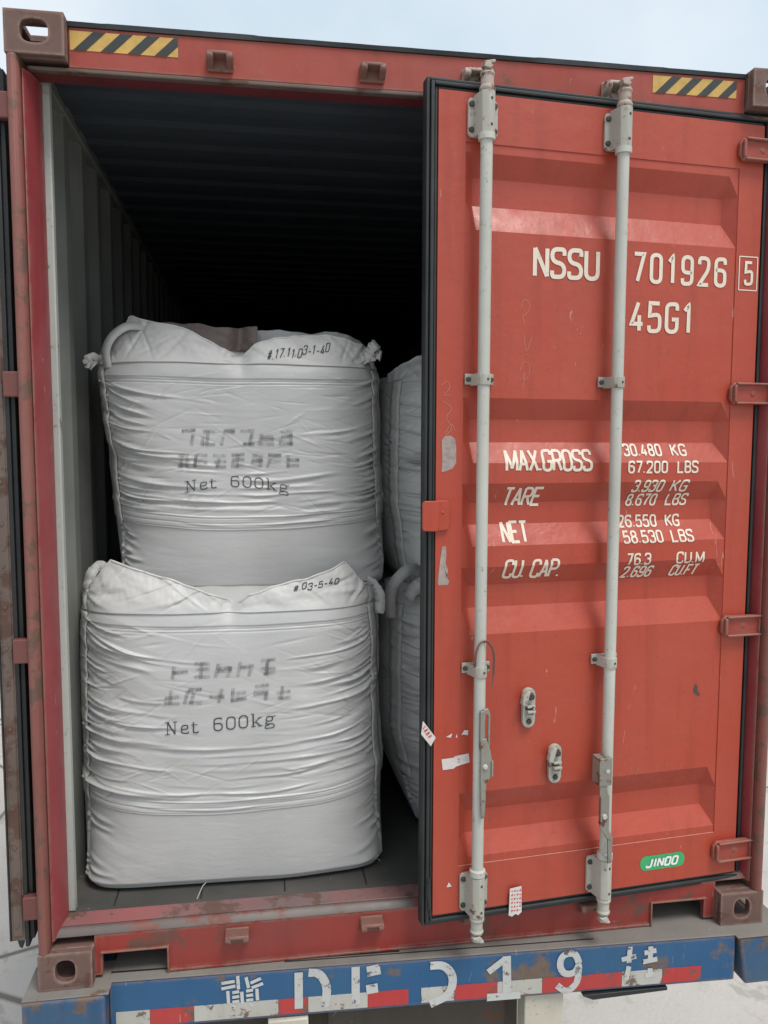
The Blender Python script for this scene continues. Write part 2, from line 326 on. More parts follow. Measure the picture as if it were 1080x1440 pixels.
class Writer:
    def __init__(s, fn, lift=.0012, step=.004):
        s.fn = fn; s.mb = MB(); s.k = 0; s.lift = lift; s.step = step
    def stroke(s, pts, wd, mi=0, wfn=None):
        P = [Vector(p) for p in pts]; Q = [P[0]]
        for a, b in zip(P, P[1:]):
            n = max(1, int((b - a).length / s.step))
            for i in range(1, n + 1): Q.append(a + (b - a) * i / n)
        vs = []; fs = []; N = len(Q); off = s.lift + (s.k % 9) * .00012; s.k += 1
        for i, q in enumerate(Q):
            d0 = (q - Q[i - 1]) if i else (Q[1] - q); d1 = (Q[i + 1] - q) if i < N - 1 else d0
            if d0.length < 1e-9: d0 = d1
            d0 = d0.normalized(); d1 = d1.normalized() if d1.length > 1e-9 else d0
            m = d0 + d1; m = m.normalized() if m.length > .2 else d0
            nn = Vector((-m.y, m.x)); sc = 1 / max(.6, nn.dot(Vector((-d0.y, d0.x)))); ww = wd * (wfn(i / max(1, N - 1)) if wfn else 1)
            for e in (-.5, 0, .5):
                p = q + nn * ww * e * sc; vs.append((p.x, s.fn(p.x, p.y) - off, p.y))
        for i in range(N - 1):
            for e in (0, 1): a = i * 3 + e; fs.append((a, a + 1, a + 4, a + 3))
        s.mb.add(vs, fs, mi)
    def text(s, t, x0, x1, z0, h, wd, slant=0, jit=0, mi=0, rfac=.5, tracking=.42, baseline=None):
        W = [WID.get(c, 1) for c in t]; tot = sum(W) + tracking * (len(t) - 1); u = (x1 - x0 - wd) / tot
        x = x0 + wd / 2; H = h - wd
        for c, cw in zip(t, W):
            gw = cw * u
            if c in G:
                jz = random.uniform(-jit, jit) * h
                for st in G[c]:
                    pp = [((p[0] * gw), (p[1] * H)) + tuple(p[2:]) for p in st]
                    pp = rnd(pp, rfac * gw)
                    def f(p):
                        X = x + p[0] + slant * p[1]; Z = z0 + wd / 2 + p[1] + jz
                        if baseline: Z += baseline(X)
                        return (X, Z)
                    s.stroke([f(p) for p in pp], wd, mi)
            x += gw + tracking * u
    def poly(s, pts, mi=0):
        """filled patch laid on the surface"""
        cx = sum(p[0] for p in pts) / len(pts); cz = sum(p[1] for p in pts) / len(pts); off = s.lift + (s.k % 9) * .00012; s.k += 1
        vs = [(cx, s.fn(cx, cz) - off, cz)]; n = len(pts); rings = 6
        for r_ in range(1, rings + 1):
            for p in pts:
                X = cx + (p[0] - cx) * r_ / rings; Z = cz + (p[1] - cz) * r_ / rings; vs.append((X, s.fn(X, Z) - off, Z))
        fs = [(0, 1 + i, 1 + (i + 1) % n) for i in range(n)]
        for r_ in range(rings - 1):
            for i in range(n): a = 1 + r_ * n; fs.append((a + i, a + n + i, a + n + (i + 1) % n, a + (i + 1) % n))
        s.mb.add(vs, fs, mi)
    def build(s, name, mats, parent):
        if not s.mb.v: return None
        o = s.mb.build(name, mats, parent, smooth=60); s.mb = MB(); return o

def caster(verts, faces, y_from):
    t = BVHTree.FromPolygons(verts, faces)
    def f(x, z):
        h = t.ray_cast(Vector((x, y_from, z)), Vector((0, 1, 0)))
        if h[0]: return h[0].y
        h = t.find_nearest(Vector((x, .4, z)))
        return h[0].y if h[0] else 0.0
    return f

def blob(cx, cz, rx, rz, n=22, jit=.2):
    return [(cx + rx * math.cos(2 * math.pi * i / n) * (1 + random.uniform(-jit, jit)), cz + rz * math.sin(2 * math.pi * i / n) * (1 + random.uniform(-jit, jit))) for i in range(n)]

# ================================================================== GROUND
gm = MB(); n = 24; GZ = -1.38
ext = 400
gm.add([(-ext, -ext, GZ), (ext, -ext, GZ), (ext, ext, GZ), (-ext, ext, GZ)], [(0, 1, 2, 3)])
tag(gm.build('ground', 'ground'), kind='structure')

# ================================================================== CONTAINER
W_, H_, L_ = 2.438, 2.896, 12.192
ct = tag(empty('shipping_container', (0, 0, 0)), 'red forty foot shipping container with one door open, loaded on the blue-ended trailer', 'shipping container')

def casting(x0, top, y0=0.0, mirror=False):
    """corner casting with an elongated hole in the front face (boolean-free: built as a frame of faces)"""
    w_, h_, d_ = .162, .118, .178
    m = MB(); z0 = H_ - h_ if top else 0
    cx, cz = x0 + w_ / 2, z0 + h_ * (.53 if top else .5)
    n = 24; outer = []; inner = []
    rx, rz = (.030, .036) if not top else (.038, .032)
    for i in range(n):
        a = 2 * math.pi * (i + .5) / n; c, s_ = math.cos(a), math.sin(a)
        inner.append((cx + rx * math.copysign(abs(c) ** .75, c), cz + rz * math.copysign(abs(s_) ** .75, s_)))
        k = min((w_ / 2) / abs(c) if abs(c) > 1e-6 else 9, (h_ / 2 + (cz * 0)) / abs(s_) if abs(s_) > 1e-6 else 9)
        X = cx + c * k; Z = z0 + h_ / 2 + s_ * k
        outer.append((X, Z))
    # snap the corners
    for cxn, czn in ((x0, z0), (x0 + w_, z0), (x0 + w_, z0 + h_), (x0, z0 + h_)):
        j = min(range(n), key=lambda i: (outer[i][0] - cxn) ** 2 + (outer[i][1] - czn) ** 2); outer[j] = (cxn, czn)
    vs = [(x, y0, z) for x, z in outer] + [(x, y0, z) for x, z in inner] + [(x, y0 + .028, z) for x, z in inner] + [(x, y0 + .028, z) for x, z in outer]
    fs = []
    for i in range(n):
        j = (i + 1) % n
        fs += [(i, j, j + n, i + n), (i + n, j + n, j + 2 * n, i + 2 * n), (j, i, i + 3 * n, j + 3 * n), (i + 2 * n, j + 2 * n, j + 3 * n, i + 3 * n)]
    m.add(vs, fs)
    # hollow box behind the front skin; the outer side has its own window
    ya, yb = y0 + .0283, y0 + d_; xo, xi = (x0, x0 + w_) if x0 < 1 else (x0 + w_, x0); sg = 1 if x0 < 1 else -1
    def bx_(xa, xb, *r): m.box(min(xa, xb), max(xa, xb), *r)
    bx_(x0, x0 + w_, ya, yb, z0, z0 + .018); 
    if top:
        bx_(x0, x0 + w_, ya, y0 + .062, z0 + h_ - .018, z0 + h_); bx_(x0, x0 + w_, yb - .03, yb, z0 + h_ - .018, z0 + h_)
        bx_(x0, x0 + .036, y0 + .0622, yb - .0302, z0 + h_ - .018, z0 + h_); bx_(x0 + w_ - .036, x0 + w_, y0 + .0622, yb - .0302, z0 + h_ - .018, z0 + h_)
    else: bx_(x0, x0 + w_, ya, yb, z0 + h_ - .018, z0 + h_)
    bx_(xi - sg * .018, xi, ya, yb, z0 + .0183, z0 + h_ - .0183); bx_(xi - sg * .0183, xo + sg * .0183, yb - .02, yb, z0 + .0183, z0 + h_ - .0183)
    bx_(xo, xo + sg * .018, yb - .035, yb, z0 + .0183, z0 + h_ - .0183); bx_(xo, xo + sg * .018, ya, ya + .018, z0 + .0183, z0 + h_ - .0183)
    bx_(xo, xo + sg * .018, ya + .0183, yb - .0353, z0 + .0183, z0 + .022); bx_(xo, xo + sg * .018, ya + .0183, yb - .0353, z0 + h_ - .034, z0 + h_ - .0183)
    return m
for x0, top, lab in ((0, True, None), (W_ - .162, True, None), (0, False, None), (W_ - .162, False, None)):
    m = casting(x0, top)
    # dark chamber: inner box behind the front skin
    xa, xb = x0 + .02, x0 + .142; za = (H_ - .118 if top else 0) + .015; zb = za + .088
    o = m.build('corner_casting', ['casting', 'dark_hole'], ct, bevel=.007, seg=3)

def hole_liner():
    pass
# header (front beam over the doors)
hm = MB()
hm.box(.162, W_ - .162, .045, .13, 2.764, 2.880)
header = hm.build('door_header', 'frame', ct, bevel=.004)
m = MB(); m.box(.05, W_ - .05, .040, .064, 2.752, 2.7635); m.build('header_lip', 'retainer', ct, bevel=.003)
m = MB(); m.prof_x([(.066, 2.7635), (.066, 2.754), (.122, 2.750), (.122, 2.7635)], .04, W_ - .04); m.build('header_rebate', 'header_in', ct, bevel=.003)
# roof edge: slightly wavy dark strip
m = MB(); xs = np.linspace(.15, W_ - .15, 120); vs = []; fs = []
for i, x in enumerate(xs):
    dz = .0015 * float(pnoise(np.array(x * 9), np.array(.3), 4)) + (.0025 if int(x * 2.3 + .4) % 3 == 1 else 0) - .004
    vs += [(x, .040, 2.878), (x, .038 - abs(dz), 2.893 + dz), (x, .06, 2.897 + dz), (x, .14, 2.894)]
for i in range(len(xs) - 1):
    for k in range(3): a = i * 4 + k; fs.append((a, a + 4, a + 5, a + 1))
m.add(vs, fs); m.build('roof_edge_strip', 'roof_edge', ct, smooth=50)

hz = Writer(lambda x, z: .045, lift=.002)
def hazard(x0, x1, z0, z1, nstripe):
    """yellow tape with slanted black bars"""
    mb = MB(); mb.box(x0, x1, .0435, .0465, z0, z1, 0)
    pitch = (x1 - x0) / nstripe; sl = (z1 - z0) * 1.05
    for i in range(nstripe):
        a = x0 + pitch * (i + .12); b = a + pitch * .46
        p = [(a, z0), (b, z0), (b + sl, z1), (a + sl, z1)]
        q = []
        for (X, Z) in p: q.append((X, Z))
        # clip to the tape's right end
        def clip(poly):
            out = []
            for k in range(len(poly)):
                A, B = poly[k], poly[(k + 1) % len(poly)]
                if A[0] <= x1: out.append(A)
                if (A[0] <= x1) != (B[0] <= x1):
                    t = (x1 - A[0]) / (B[0] - A[0]); out.append((x1, A[1] + (B[1] - A[1]) * t))
            return out
        q = clip(q)
        if len(q) > 2: mb.prism(q, .0425, .0434, 1)
    return mb.build('hazard_stripe', ['yellow', 'black'], header)
hazard(.168, .470, 2.815, 2.868, 4); hazard(1.952, 2.243, 2.815, 2.868, 4)

def keeper(x, z, down, mat='post'):
    """cast cam keeper: a lug with a claw opening"""
    m = MB(); s = -1 if down else 1
    m.box(x - .038, x + .038, .034, .045, z - .026, z + .026)
    for sx in (-1, 1):
        m.prof_x([(.040, z - .022), (.040, z + .022), (.000, z + .018), (-.006, z + .004), (-.002, z - .012 * (1 if down else .4))], x + sx * .028 - .010, x + sx * .028 + .010)
    m.prof_x([(.040, z + s * .006), (.040, z + s * .022), (-.002, z + s * .019), (-.004, z + s * .008)], x - .03, x + .03)
    return m
for x, z in ((.591, 2.806), (1.043, 2.806), (1.360, 2.812), (1.815, 2.806)):
    keeper(x, z, False).build('cam_keeper', 'pink_gear' if x < 1.2 else 'cam', ct, bevel=.004)
for x, z in ((.605, .104), (1.043, .104), (1.385, .100), (1.80, .100)):
    keeper(x, z, False).build('cam_keeper', 'pink_gear', ct, bevel=.004)

# corner posts
def post(left):
    f = (lambda x: x) if left else (lambda x: W_ - x)
    m = MB()
    prof = [(.036, .030), (.036, .012), (.030, .002), (.020, -.003), (.010, .000), (.003, .008), (.001, .020), (.001, .13), (.045, .13), (.045, .085), (.036, .060)]
    m.prof_z([(f(x), y) for x, y in prof], .118, H_ - .118)
    o = m.build('corner_post', 'post', ct, bevel=.003)
    m = MB(); m.prof_z([(f(x), y) for x, y in [(.0365, .028), (.041, .026), (.058, .060), (.0655, .104), (.0655, .14), (.0465, .14), (.0465, .080)]], .14, 2.75)
    m.build('post_jamb', 'crimson', ct, bevel=.002)
    return o
post(True); post(False)

# sill with fork notches
m = MB(); zt = .145; zl = .012
for x0, x1, zb in ((.162, .185, zl), (.185, .385, .086), (.385, 2.035, zl), (2.035, 2.235, .086), (2.235, W_ - .162, zl)):
    m.box(x0, x1, .040, .060, zb, zt)
m.build('door_sill', 'sill', ct, bevel=0)
m = MB()   # flanges round the notches, and the bottom lip
for a, b in ((.180, .390), (2.030, 2.240)):
    m.box(a, b, .030, .12, .086, .092); m.box(a if a > 1 else b - .006, (a + .006) if a > 1 else b, .030, .12, .004, .086)
m.box(.39, 2.03, .034, .10, .004, .0118)
m.build('sill_flange', 'sill', ct, bevel=.002)
m = MB(); m.prof_x([(.038, .1455), (.0605, .1455), (.16, .1455), (.16, .1665), (.060, .1665), (.054, .1640), (.040, .150)], .04, W_ - .04)
m.build('threshold_bevel', 'thresh_grey', ct, bevel=.0015)
m = MB(); m.box(.045, W_ - .045, .064, .135, .167, .171); m.build('threshold_plate', 'thresh', ct, bevel=.001)
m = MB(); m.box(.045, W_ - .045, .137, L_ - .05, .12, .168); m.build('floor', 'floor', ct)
for xx in np.arange(.20, 2.3, .28): m = MB(); m.box(xx, xx + .005, .16, 3.0, .1682, .1695); m.build('floor_joint', 'rubber', ct)
m = MB(); m.box(.10, W_ - .10, .30, L_ - .2, .02, .118); m.build('underframe', 'chassis', ct)
m = MB(); m.box(.02, .10, .18, L_ - .18, .0, .15); m.box(W_ - .10, W_ - .02, .18, L_ - .18, .0, .15); m.build('bottom_rail', 'frame', ct, bevel=.003)
m = MB(); m.box(.02, .070, .18, L_ - .18, 2.775, 2.88); m.box(W_ - .070, W_ - .02, .18, L_ - .18, 2.775, 2.88); m.build('top_rail', 'wall', ct, bevel=.003)

# corrugated walls and roof (trapezoid waves), two skins a few mm apart
def corr(y0, y1, pitch, flat, slope):
    pts = []; y = y0
    while y < y1:
        pts += [(y, 0), (y + flat, 0), (y + flat + slope, 1), (y + pitch - slope, 1)]; y += pitch
    return [p for p in pts if p[0] < y1] + [(y1, 0)]
cp = corr(.14, L_ - .1, .278, .072, .068)
for side in (0, 1):
    m = MB(); f = (lambda x: x) if side == 0 else (lambda x: W_ - x)
    for skin, mi in ((0, 1), (.004, 0)):
        vs = []; fs = []
        for y, d in cp:
            x = f(.060 - .034 * d - skin); vs += [(x, y, .15), (x, y, 2.83)]
        for i in range(len(cp) - 1): fs.append((2 * i, 2 * i + 2, 2 * i + 3, 2 * i + 1))
        m.add(vs, fs, mi)
    m.build('side_wall', ['frame', 'wall'], ct)
rp = corr(.128, L_ - .1, .209, .080, .032)
m = MB()
for skin, mi in ((0, 1), (.004, 0)):
    vs = []; fs = []
    for y, d in rp: z = 2.800 + .011 * d + skin; vs += [(.03, y, z), (W_ - .03, y, z)]
    for i in range(len(rp) - 1): fs.append((2 * i, 2 * i + 1, 2 * i + 3, 2 * i + 2))
    m.add(vs, fs, mi)
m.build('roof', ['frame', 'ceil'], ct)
m = MB(); m.box(.03, W_ - .03, L_ - .12, L_ - .05, .1, 2.86); m.build('front_wall', 'wall', ct)
M['strip'] = worn('pale_lining_paint', (.40, .41, .375, 1), (.32, .33, .30, 1), (.15, .14, .12, 1), .62, rough=.6, streak=.5)
m = MB(); m.box(.045, .085, .14, .17, .17, 2.775, 0); m.build('lining_strip', 'strip', ct, bevel=.004)

# ------------------------------------------------------------------ doors
TH = math.atan(.093)
def door_empty(x, y, rz):
    o = bpy.data.objects.new('tmp', None); return o
PX0, PX1, PZ0, PZ1 = -1.020, -.068, .325, 2.593
DEP = .036
prof = [(PZ1, 0), (2.566, 0), (2.502, 1), (2.418, 1), (2.338, 0), (1.832, 0), (1.767, 1), (1.695, 1), (1.630, 0), (1.566, 0), (1.503, 1), (1.434, 1), (1.368, 0), (1.301, 0), (1.238, 1), (1.166, 1), (1.085, 0), (.568, 0), (.492, 1), (.418, 1), (.352, 0), (PZ0, 0)]
def door_mesh(mirror=False):
    m = MB(); X0, X1, Z0, Z1 = -1.106, .022, .172, 2.736
    # frame members (front at y=0)
    m.box(X0, PX0, 0, .045, Z0, Z1); m.box(PX1, X1, 0, .045, Z0, Z1)
    m.box(PX0, PX1, 0, .045, PZ1, Z1); m.box(PX0, PX1, 0, .045, Z0, PZ0)
    # corrugated panel set 3 mm back
    y = .003; e = .036
    cols = [PX0, PX0 + e, PX1 - e, PX1]; vs = []; fs = []
    for z, d in prof:
        for j, x in enumerate(cols): vs.append((x, y + (DEP * d if j in (1, 2) else 0), z))
    for i in range(len(prof) - 1):
        for j in range(3): a = i * 4 + j; fs.append((a, a + 4, a + 5, a + 1))
    m.add(vs, fs)
    b = MB(); b.add([(x, yy + .006, z) for x, yy, z in vs], fs); m.v += []  # back skin
    m.add([(x, yy + .006, z) for x, yy, z in vs], fs, 1)
    return m
dm = door_mesh()
door = dm.build('door', ['door', 'wall'], ct)
door.location = (2.33, .045, 0); door.rotation_euler = (0, 0, TH)
door['label'] = 'right door, nearly shut, carrying the white numbers'
surf = caster(dm.v, dm.f, -1)

def gasket_bar(m, p0, p1, vertical):
    pass
# perimeter gasket: ribbed rubber profile on all four sides
m = MB()
X0, X1, Z0, Z1 = -1.107, .023, .171, 2.737
for (a0, a1, yy0, yy1) in ((0, .009, .004, .045), (.011, .022, -.003, .042), (.024, .034, .005, .045), (.0, .034, .028, .048)):
    xa, xb = X0 - a1, X0 - a0
    m.box(xa, xb, yy0, yy1, Z0 - a1, Z1 + a1)                       # left
    m.box(X1 + a0, X1 + a1, yy0 + .008, yy1, Z0 - a1, Z1 + a1)         # right
    m.box(X0 - a0, X1 + a0, yy0, yy1, Z1 + a0, Z1 + a1)            # top
    m.box(X0 - a0, X1 + a0, yy0, yy1, Z0 - a1, Z0 - a0)            # bottom
m.build('gasket', 'rubber_old', door, bevel=.003)
# dented lower corner of the gasket (torn rubber)
m = MB()
for k in range(3):
    z = .19 + .012 * k; m.tube([(-1.112 - .005 * k, -.004, .155 + .02 * k), (-1.116, -.008, .20 + .016 * k), (-1.128 + .003 * k, -.005, .265 + .02 * k)], .0035, 6)
m.build('torn_rubber', 'rubber_old', door, smooth=50)

# lock rods
def curve_tube(m, pts, r, n=10): m.tube(pts, r, n)
RY = -.045; RR = .0185
def lock_rod(X, handle_side):
    rod = MB(); rod.tube([(X, RY, .20), (X, RY, 1.0), (X, RY, 1.9), (X, RY, 2.70)], RR, 24)
    for z in (2.595, .325): rod.lathe_z(X, RY, [(RR, z - .012), (RR + .007, z - .010), (RR + .007, z + .008), (RR, z + .012)], 24)
    r_ = rod.build('lock_rod', 'rod', door, smooth=40)
    # end brackets: plate + round housing + bolts
    for zb, zt in ((2.602, 2.722), (.178, .312)):
        m = MB(); n_ = 5
        pl = [(X - .046, zb + .012), (X - .038, zb + .002), (X + .040, zb + .002), (X + .048, zb + .014), (X + .048, zt - .018), (X + .038, zt - .006), (X - .040, zt - .006), (X - .046, zt - .014)]
        m.prism(pl, -.012, -.001)
        prof_ = [(X - .030, -.010), (X - .026, -.034), (X - .024, RY), (X - .020, RY - .014), (X - .010, RY - .022), (X, RY - .0255), (X + .010, RY - .022), (X + .020, RY - .014), (X + .024, RY), (X + .026, -.034), (X + .030, -.010)]
        m.prof_z(prof_, zb, zt)
        for bx in (-.036, .038):
            for bz in (zb + .022, zt - .024): m.bolt(X + bx, -.012, bz, .0095, .006, 10, 1)
        for bz in (zb + .022, zt - .024): m.bolt(X + .006, RY - .0245, bz, .0048, .0015, 8, 1)
        m.build('rod_bracket', ['white_gear', 'dark_hole'], door, bevel=.003)
    # cam ends
    for z, s in ((2.722, 1), (.178, -1)):
        m = MB()
        m.lathe_z(X, RY, [(.021, z), (.024, z + s * .004), (.024, z + s * .012), (.0195, z + s * .016), (.019, z + s * .044), (.0225, z + s * .048), (.0215, z + s * .054), (.012, z + s * .056)], 20)
        t = z + s * .052
        m.prism([(X - .015, t), (X + .017, t), (X + .016, t + s * .010), (X + .006, t + s * .017), (X + .010, t + s * .026), (X + .024, t + s * .034), (X + .020, t + s * .040), (X - .006, t + s * .034), (X - .016, t + s * .030), (X - .010, t + s * .016)][::(1 if s > 0 else -1)], RY - .010, RY + .014)
        m.prism([(X - .020, t + s * .012), (X + .004, t + s * .008), (X + .012, t + s * .018), (X - .004, t + s * .026)][::(1 if s > 0 else -1)], RY - .020, RY + .004)
        m.build('locking_cam', 'cam' if s > 0 else 'white_gear', door, bevel=.0035, seg=3)
    # two guides half way
    for z in (1.887, .983):
        m = MB(); h = .017
        m.prism([(X - .046, z - h * .9), (X + .046, z - h * .9), (X + .046, z + h), (X - .046, z + h)], -.010, -.001)
        m.prof_z([(X - .030, -.009), (X - .024, RY + .010), (X - .0225, RY), (X - .018, RY - .014), (X - .009, RY - .021), (X, RY - .0235), (X + .009, RY - .021), (X + .018, RY - .014), (X + .0225, RY), (X + .024, RY + .010), (X + .030, -.009)], z - h * 1.15, z + h * .9)
        for bx in (-.037, .038): m.bolt(X + bx, -.010, z, .0085, .006, 10, 1)
        m.bolt(X + .006, RY - .0230, z - .002, .0045, .0015, 8, 1)
        m.build('rod_guide', ['white_gear', 'dark_hole'], door, bevel=.003)
lock_rod(-.971, 1); lock_rod(-.520, -1)

# handle on the left rod: clevis and flat blade hanging down along the rod
m = MB(); X = -.971
m.prism([(X + .002, .865), (X + .020, .868), (X + .027, .850), (X + .027, .745), (X + .020, .742), (X + .020, .845), (X + .012, .852), (X + .006, .760), (X - .002, .750)], RY - .026, RY - .018)
m.prism([(X - .008, .862), (X + .006, .862), (X + .006, .760), (X - .008, .735)], RY - .032, RY - .020)
m.prism([(X - .004, .775), (X + .012, .775), (X + .026, .735), (X + .032, .700), (X + .030, .655), (X + .014, .628), (X + .010, .520), (X - .002, .515), (X - .006, .640)], RY - .034, RY - .027)
m.prism([(X + .028, .704), (X + .034, .704), (X + .034, .655), (X + .028, .650)], RY - .040, RY - .022)
m.bolt(X + .008, RY - .034, .685, .009, .007, 10, 1)
m.build('door_handle', ['handle', 'rod'], door, bevel=.002)
m = MB(); X = -.520    # handle on the right rod: square clevis, cranked blade going down
m.box(X - .052, X - .008, RY - .046, RY - .040, .585, .675); m.box(X - .052, X - .047, RY - .040, RY + .004, .585, .668); m.box(X - .052, X - .008, RY - .040, RY + .004, .670, .675)
m.prism([(X - .048, .590), (X - .022, .590), (X - .020, .560), (X - .012, .545), (X - .010, .430), (X + .004, .405), (X + .002, .320), (X - .012, .316), (X - .014, .395), (X - .046, .455), (X - .046, .540)][::-1], RY - .042, RY - .035)
m.prism([(X - .046, .550), (X - .041, .548), (X - .041, .456), (X - .046, .454)][::-1], RY - .050, RY - .034)
m.tube([(X - .046, RY - .044, .455), (X - .016, RY - .044, .405), (X - .012, RY - .044, .398)], .0035, 8)
m.tube([(X - .014, RY - .046, .398), (X - .012, RY - .046, .325)], .004, 8)
m.bolt(X - .030, RY - .042, .480, .010, .007, 10, 1); m.bolt(X - .022, RY - .046, .632, .008, .002, 10, 1)
m.build('door_handle', ['handle', 'rod'], door, bevel=.002)

# handle retainers
def retainer(X, z):
    m = MB(); h = .066; w_ = .022; pts = []
    for i in range(7): a = math.pi * i / 6; pts.append((X + w_ * math.cos(a), z + h - w_ + w_ * math.sin(a)))
    for i in range(7): a = math.pi + math.pi * i / 6; pts.append((X + w_ * math.cos(a), z - h + w_ + w_ * math.sin(a)))
    m.prism(pts, -.014, .001)
    m.box(X - .012, X + .016, -.034, -.012, z - .012, z - .004); m.box(X - .012, X + .016, -.030, -.012, z + .004, z + .012)
    m.box(X - .014, X + .014, -.017, -.0125, z - .004, z + .004, 1)
    m.prism([(X - .034, z + .020), (X - .018, z + .012), (X - .010, z + .040), (X - .004, z + .062), (X - .014, z + .060), (X - .028, z + .046)], -.036, -.016)
    m.bolt(X + .002, -.020, z + .040, .013, .010, 12, 1); m.bolt(X, -.014, z - .044, .010, .006, 10, 1)
    m.tube([(X - .012, -.022, z - .02), (X + .004, -.026, z - .024), (X + .014, -.020, z - .018)], .004, 6)
    m.build('handle_retainer', ['white_gear', 'dark_hole'], door, bevel=.0025)
retainer(-.788, .838); retainer(-.691, .642)
# wire loop round the left rod
m = MB(); X = -.971; P_ = []
for i in range(15):
    t = i / 14; a = math.pi * t; P_.append((X - .028 * math.cos(a) * (1 + .25 * math.sin(a)) + .006 * t, RY - .024 - .004 * math.sin(3 * a), .992 + .088 * math.sin(a) ** .8))
P_[0] = (X - .026, RY - .02, 1.0)
P_ += [(X + .036, RY - .02, .97), (X + .034, RY - .02, .935)]
m.tube(P_, .0026, 6)
m.tube([(p[0] + .003, p[1] - .003, p[2] + .003) for p in P_[:-1]], .0018, 6)
m.build('wire_loop', 'pink_gear', door, smooth=60)
# overlapping lug on the free edge
m = MB(); m.prism([(-1.152, 1.424), (-1.110, 1.422), (-1.110, 1.516), (-1.150, 1.516), (-1.157, 1.508), (-1.157, 1.432)], -.030, -.020)
m.prism([(-1.110, 1.422), (-1.071, 1.424), (-1.064, 1.432), (-1.064, 1.508), (-1.071, 1.516), (-1.110, 1.516)], -.012, .0)
m.prof_z([(-1.114, -.030), (-1.106, -.030), (-1.100, -.0115), (-1.100, -.002), (-1.112, -.002), (-1.114, -.0195)], 1.4225, 1.5155)
m.bolt(-1.086, -.012, 1.478, .006, .002, 8)
m.build('overlap_lug', 'door', door, bevel=.003)

# hinges of the right door (strap blades to the post)
for z in (2.650, 1.860, 1.068, .262):
    m = MB(); h = .036
    m.prism([(-.080, z - h * .55), (-.066, z - h), (.095, z - h * .95), (.095, z + h * .95), (-.066, z + h), (-.080, z + h * .55)], -.016, -.001)
    m.box(-.064, .094, -.030, -.016, z + h * .78, z + h); m.box(-.064, .094, -.030, -.016, z - h, z - h * .78); m.box(-.074, -.064, -.030, -.016, z - h * .8, z + h * .8)
    m.lathe_z(.084, .002, [(.019, z - h), (.019, z + h)], 16); m.bolt(.005, -.016, z, .012, .003, 10)
    m.build('hinge', 'frame', door, bevel=.004)

# writing on the door
wr = Writer(surf, lift=.0014)
wr.text('NSSU', -.795, -.566, 2.205, .098, .0135); wr.build('owner_code', 'paint_white', door)
wr.text('701926', -.450, -.102, 2.207, .098, .0125, tracking=.8); wr.build('serial_number', 'paint_white', door)
wr.text('45G1', -.455, -.222, 2.050, .102, .013, tracking=.65); wr.build('type_code', 'paint_white', door)
wr.text('5', -.037, -.002, 2.218, .080, .0095)
for a, b in (((-.056, 2.203), (.014, 2.203)), ((.014, 2.203), (.014, 2.312)), ((.014, 2.312), (-.056, 2.312)), ((-.056, 2.312), (-.056, 2.203))): wr.stroke([a, b], .0035)
wr.build('check_digit', 'paint_white', door)
wr = Writer(surf, lift=.0014)
wr.text('MAX.GROSS', -.876, -.573, 1.602, .072, .0092, tracking=.32); wr.build('weight_heading', 'paint_white', door)
wr.text('TARE', -.876, -.742, 1.490, .064, .0085, tracking=.3, slant=.12); wr.build('weight_heading', 'paint_white', door)
wr.text('NET', -.880, -.785, 1.374, .070, .0092, tracking=.35); wr.build('weight_heading', 'paint_white', door)
wr.text('CU.', -.877, -.800, 1.258, .066, .0085, tracking=.35, slant=.08); wr.text('CAP.', -.782, -.675, 1.256, .066, .0085, tracking=.3, slant=.08); wr.build('weight_heading', 'paint_white', door)
for t, a, b, z, u, xa, xb, sl in (('30.480', -.467, -.325, 1.650, 'KG', -.298, -.243, 0), ('67.200', -.459, -.312, 1.594, 'LBS', -.284, -.208, 0),
        ('3.930', -.437, -.322, 1.531, 'KG', -.302, -.243, .15), ('8.670', -.447, -.333, 1.484, 'LBS', -.305, -.228, .15), ('26.550', -.473, -.328, 1.413, 'KG', -.303, -.252, 0),
        ('58.530', -.466, -.318, 1.362, 'LBS', -.294, -.213, 0), ('76.3', -.455, -.364, 1.288, 'CU.M', -.276, -.172, 0), ('2.696', -.462, -.350, 1.243, 'CU.FT', -.288, -.186, .2)):
    wr.text(t, a + .014, b + .014, z, .042, .0062, tracking=.5, slant=sl); wr.build('weight_value', 'paint_white', door); wr.text(u, xa + .022, xb + .026, z, .042, .0062, tracking=.42, slant=sl); wr.build('weight_unit', 'paint_white', door)
# maker's badge
bd = Writer(surf, lift=.0012)
P_ = []
for i in range(15): a = -math.pi / 2 + math.pi * i / 14; P_.append((-.206 + .022 * math.cos(a), .247 + .026 * math.sin(a)))
for i in range(15): a = math.pi / 2 + math.pi * i / 14; P_.append((-.336 + .022 * math.cos(a), .247 + .026 * math.sin(a)))
bd.poly(P_, 0); bd.lift = .0032; bd.k = 0
bd.text('JINDO', -.338, -.214, .230, .034, .0072, slant=.25, mi=1, tracking=.5, rfac=.35)
M['badge_white'] = plain('badge_white', (.75, .75, .72, 1), .4, .1)
bd.build('maker_badge', ['green', 'badge_white'], door)
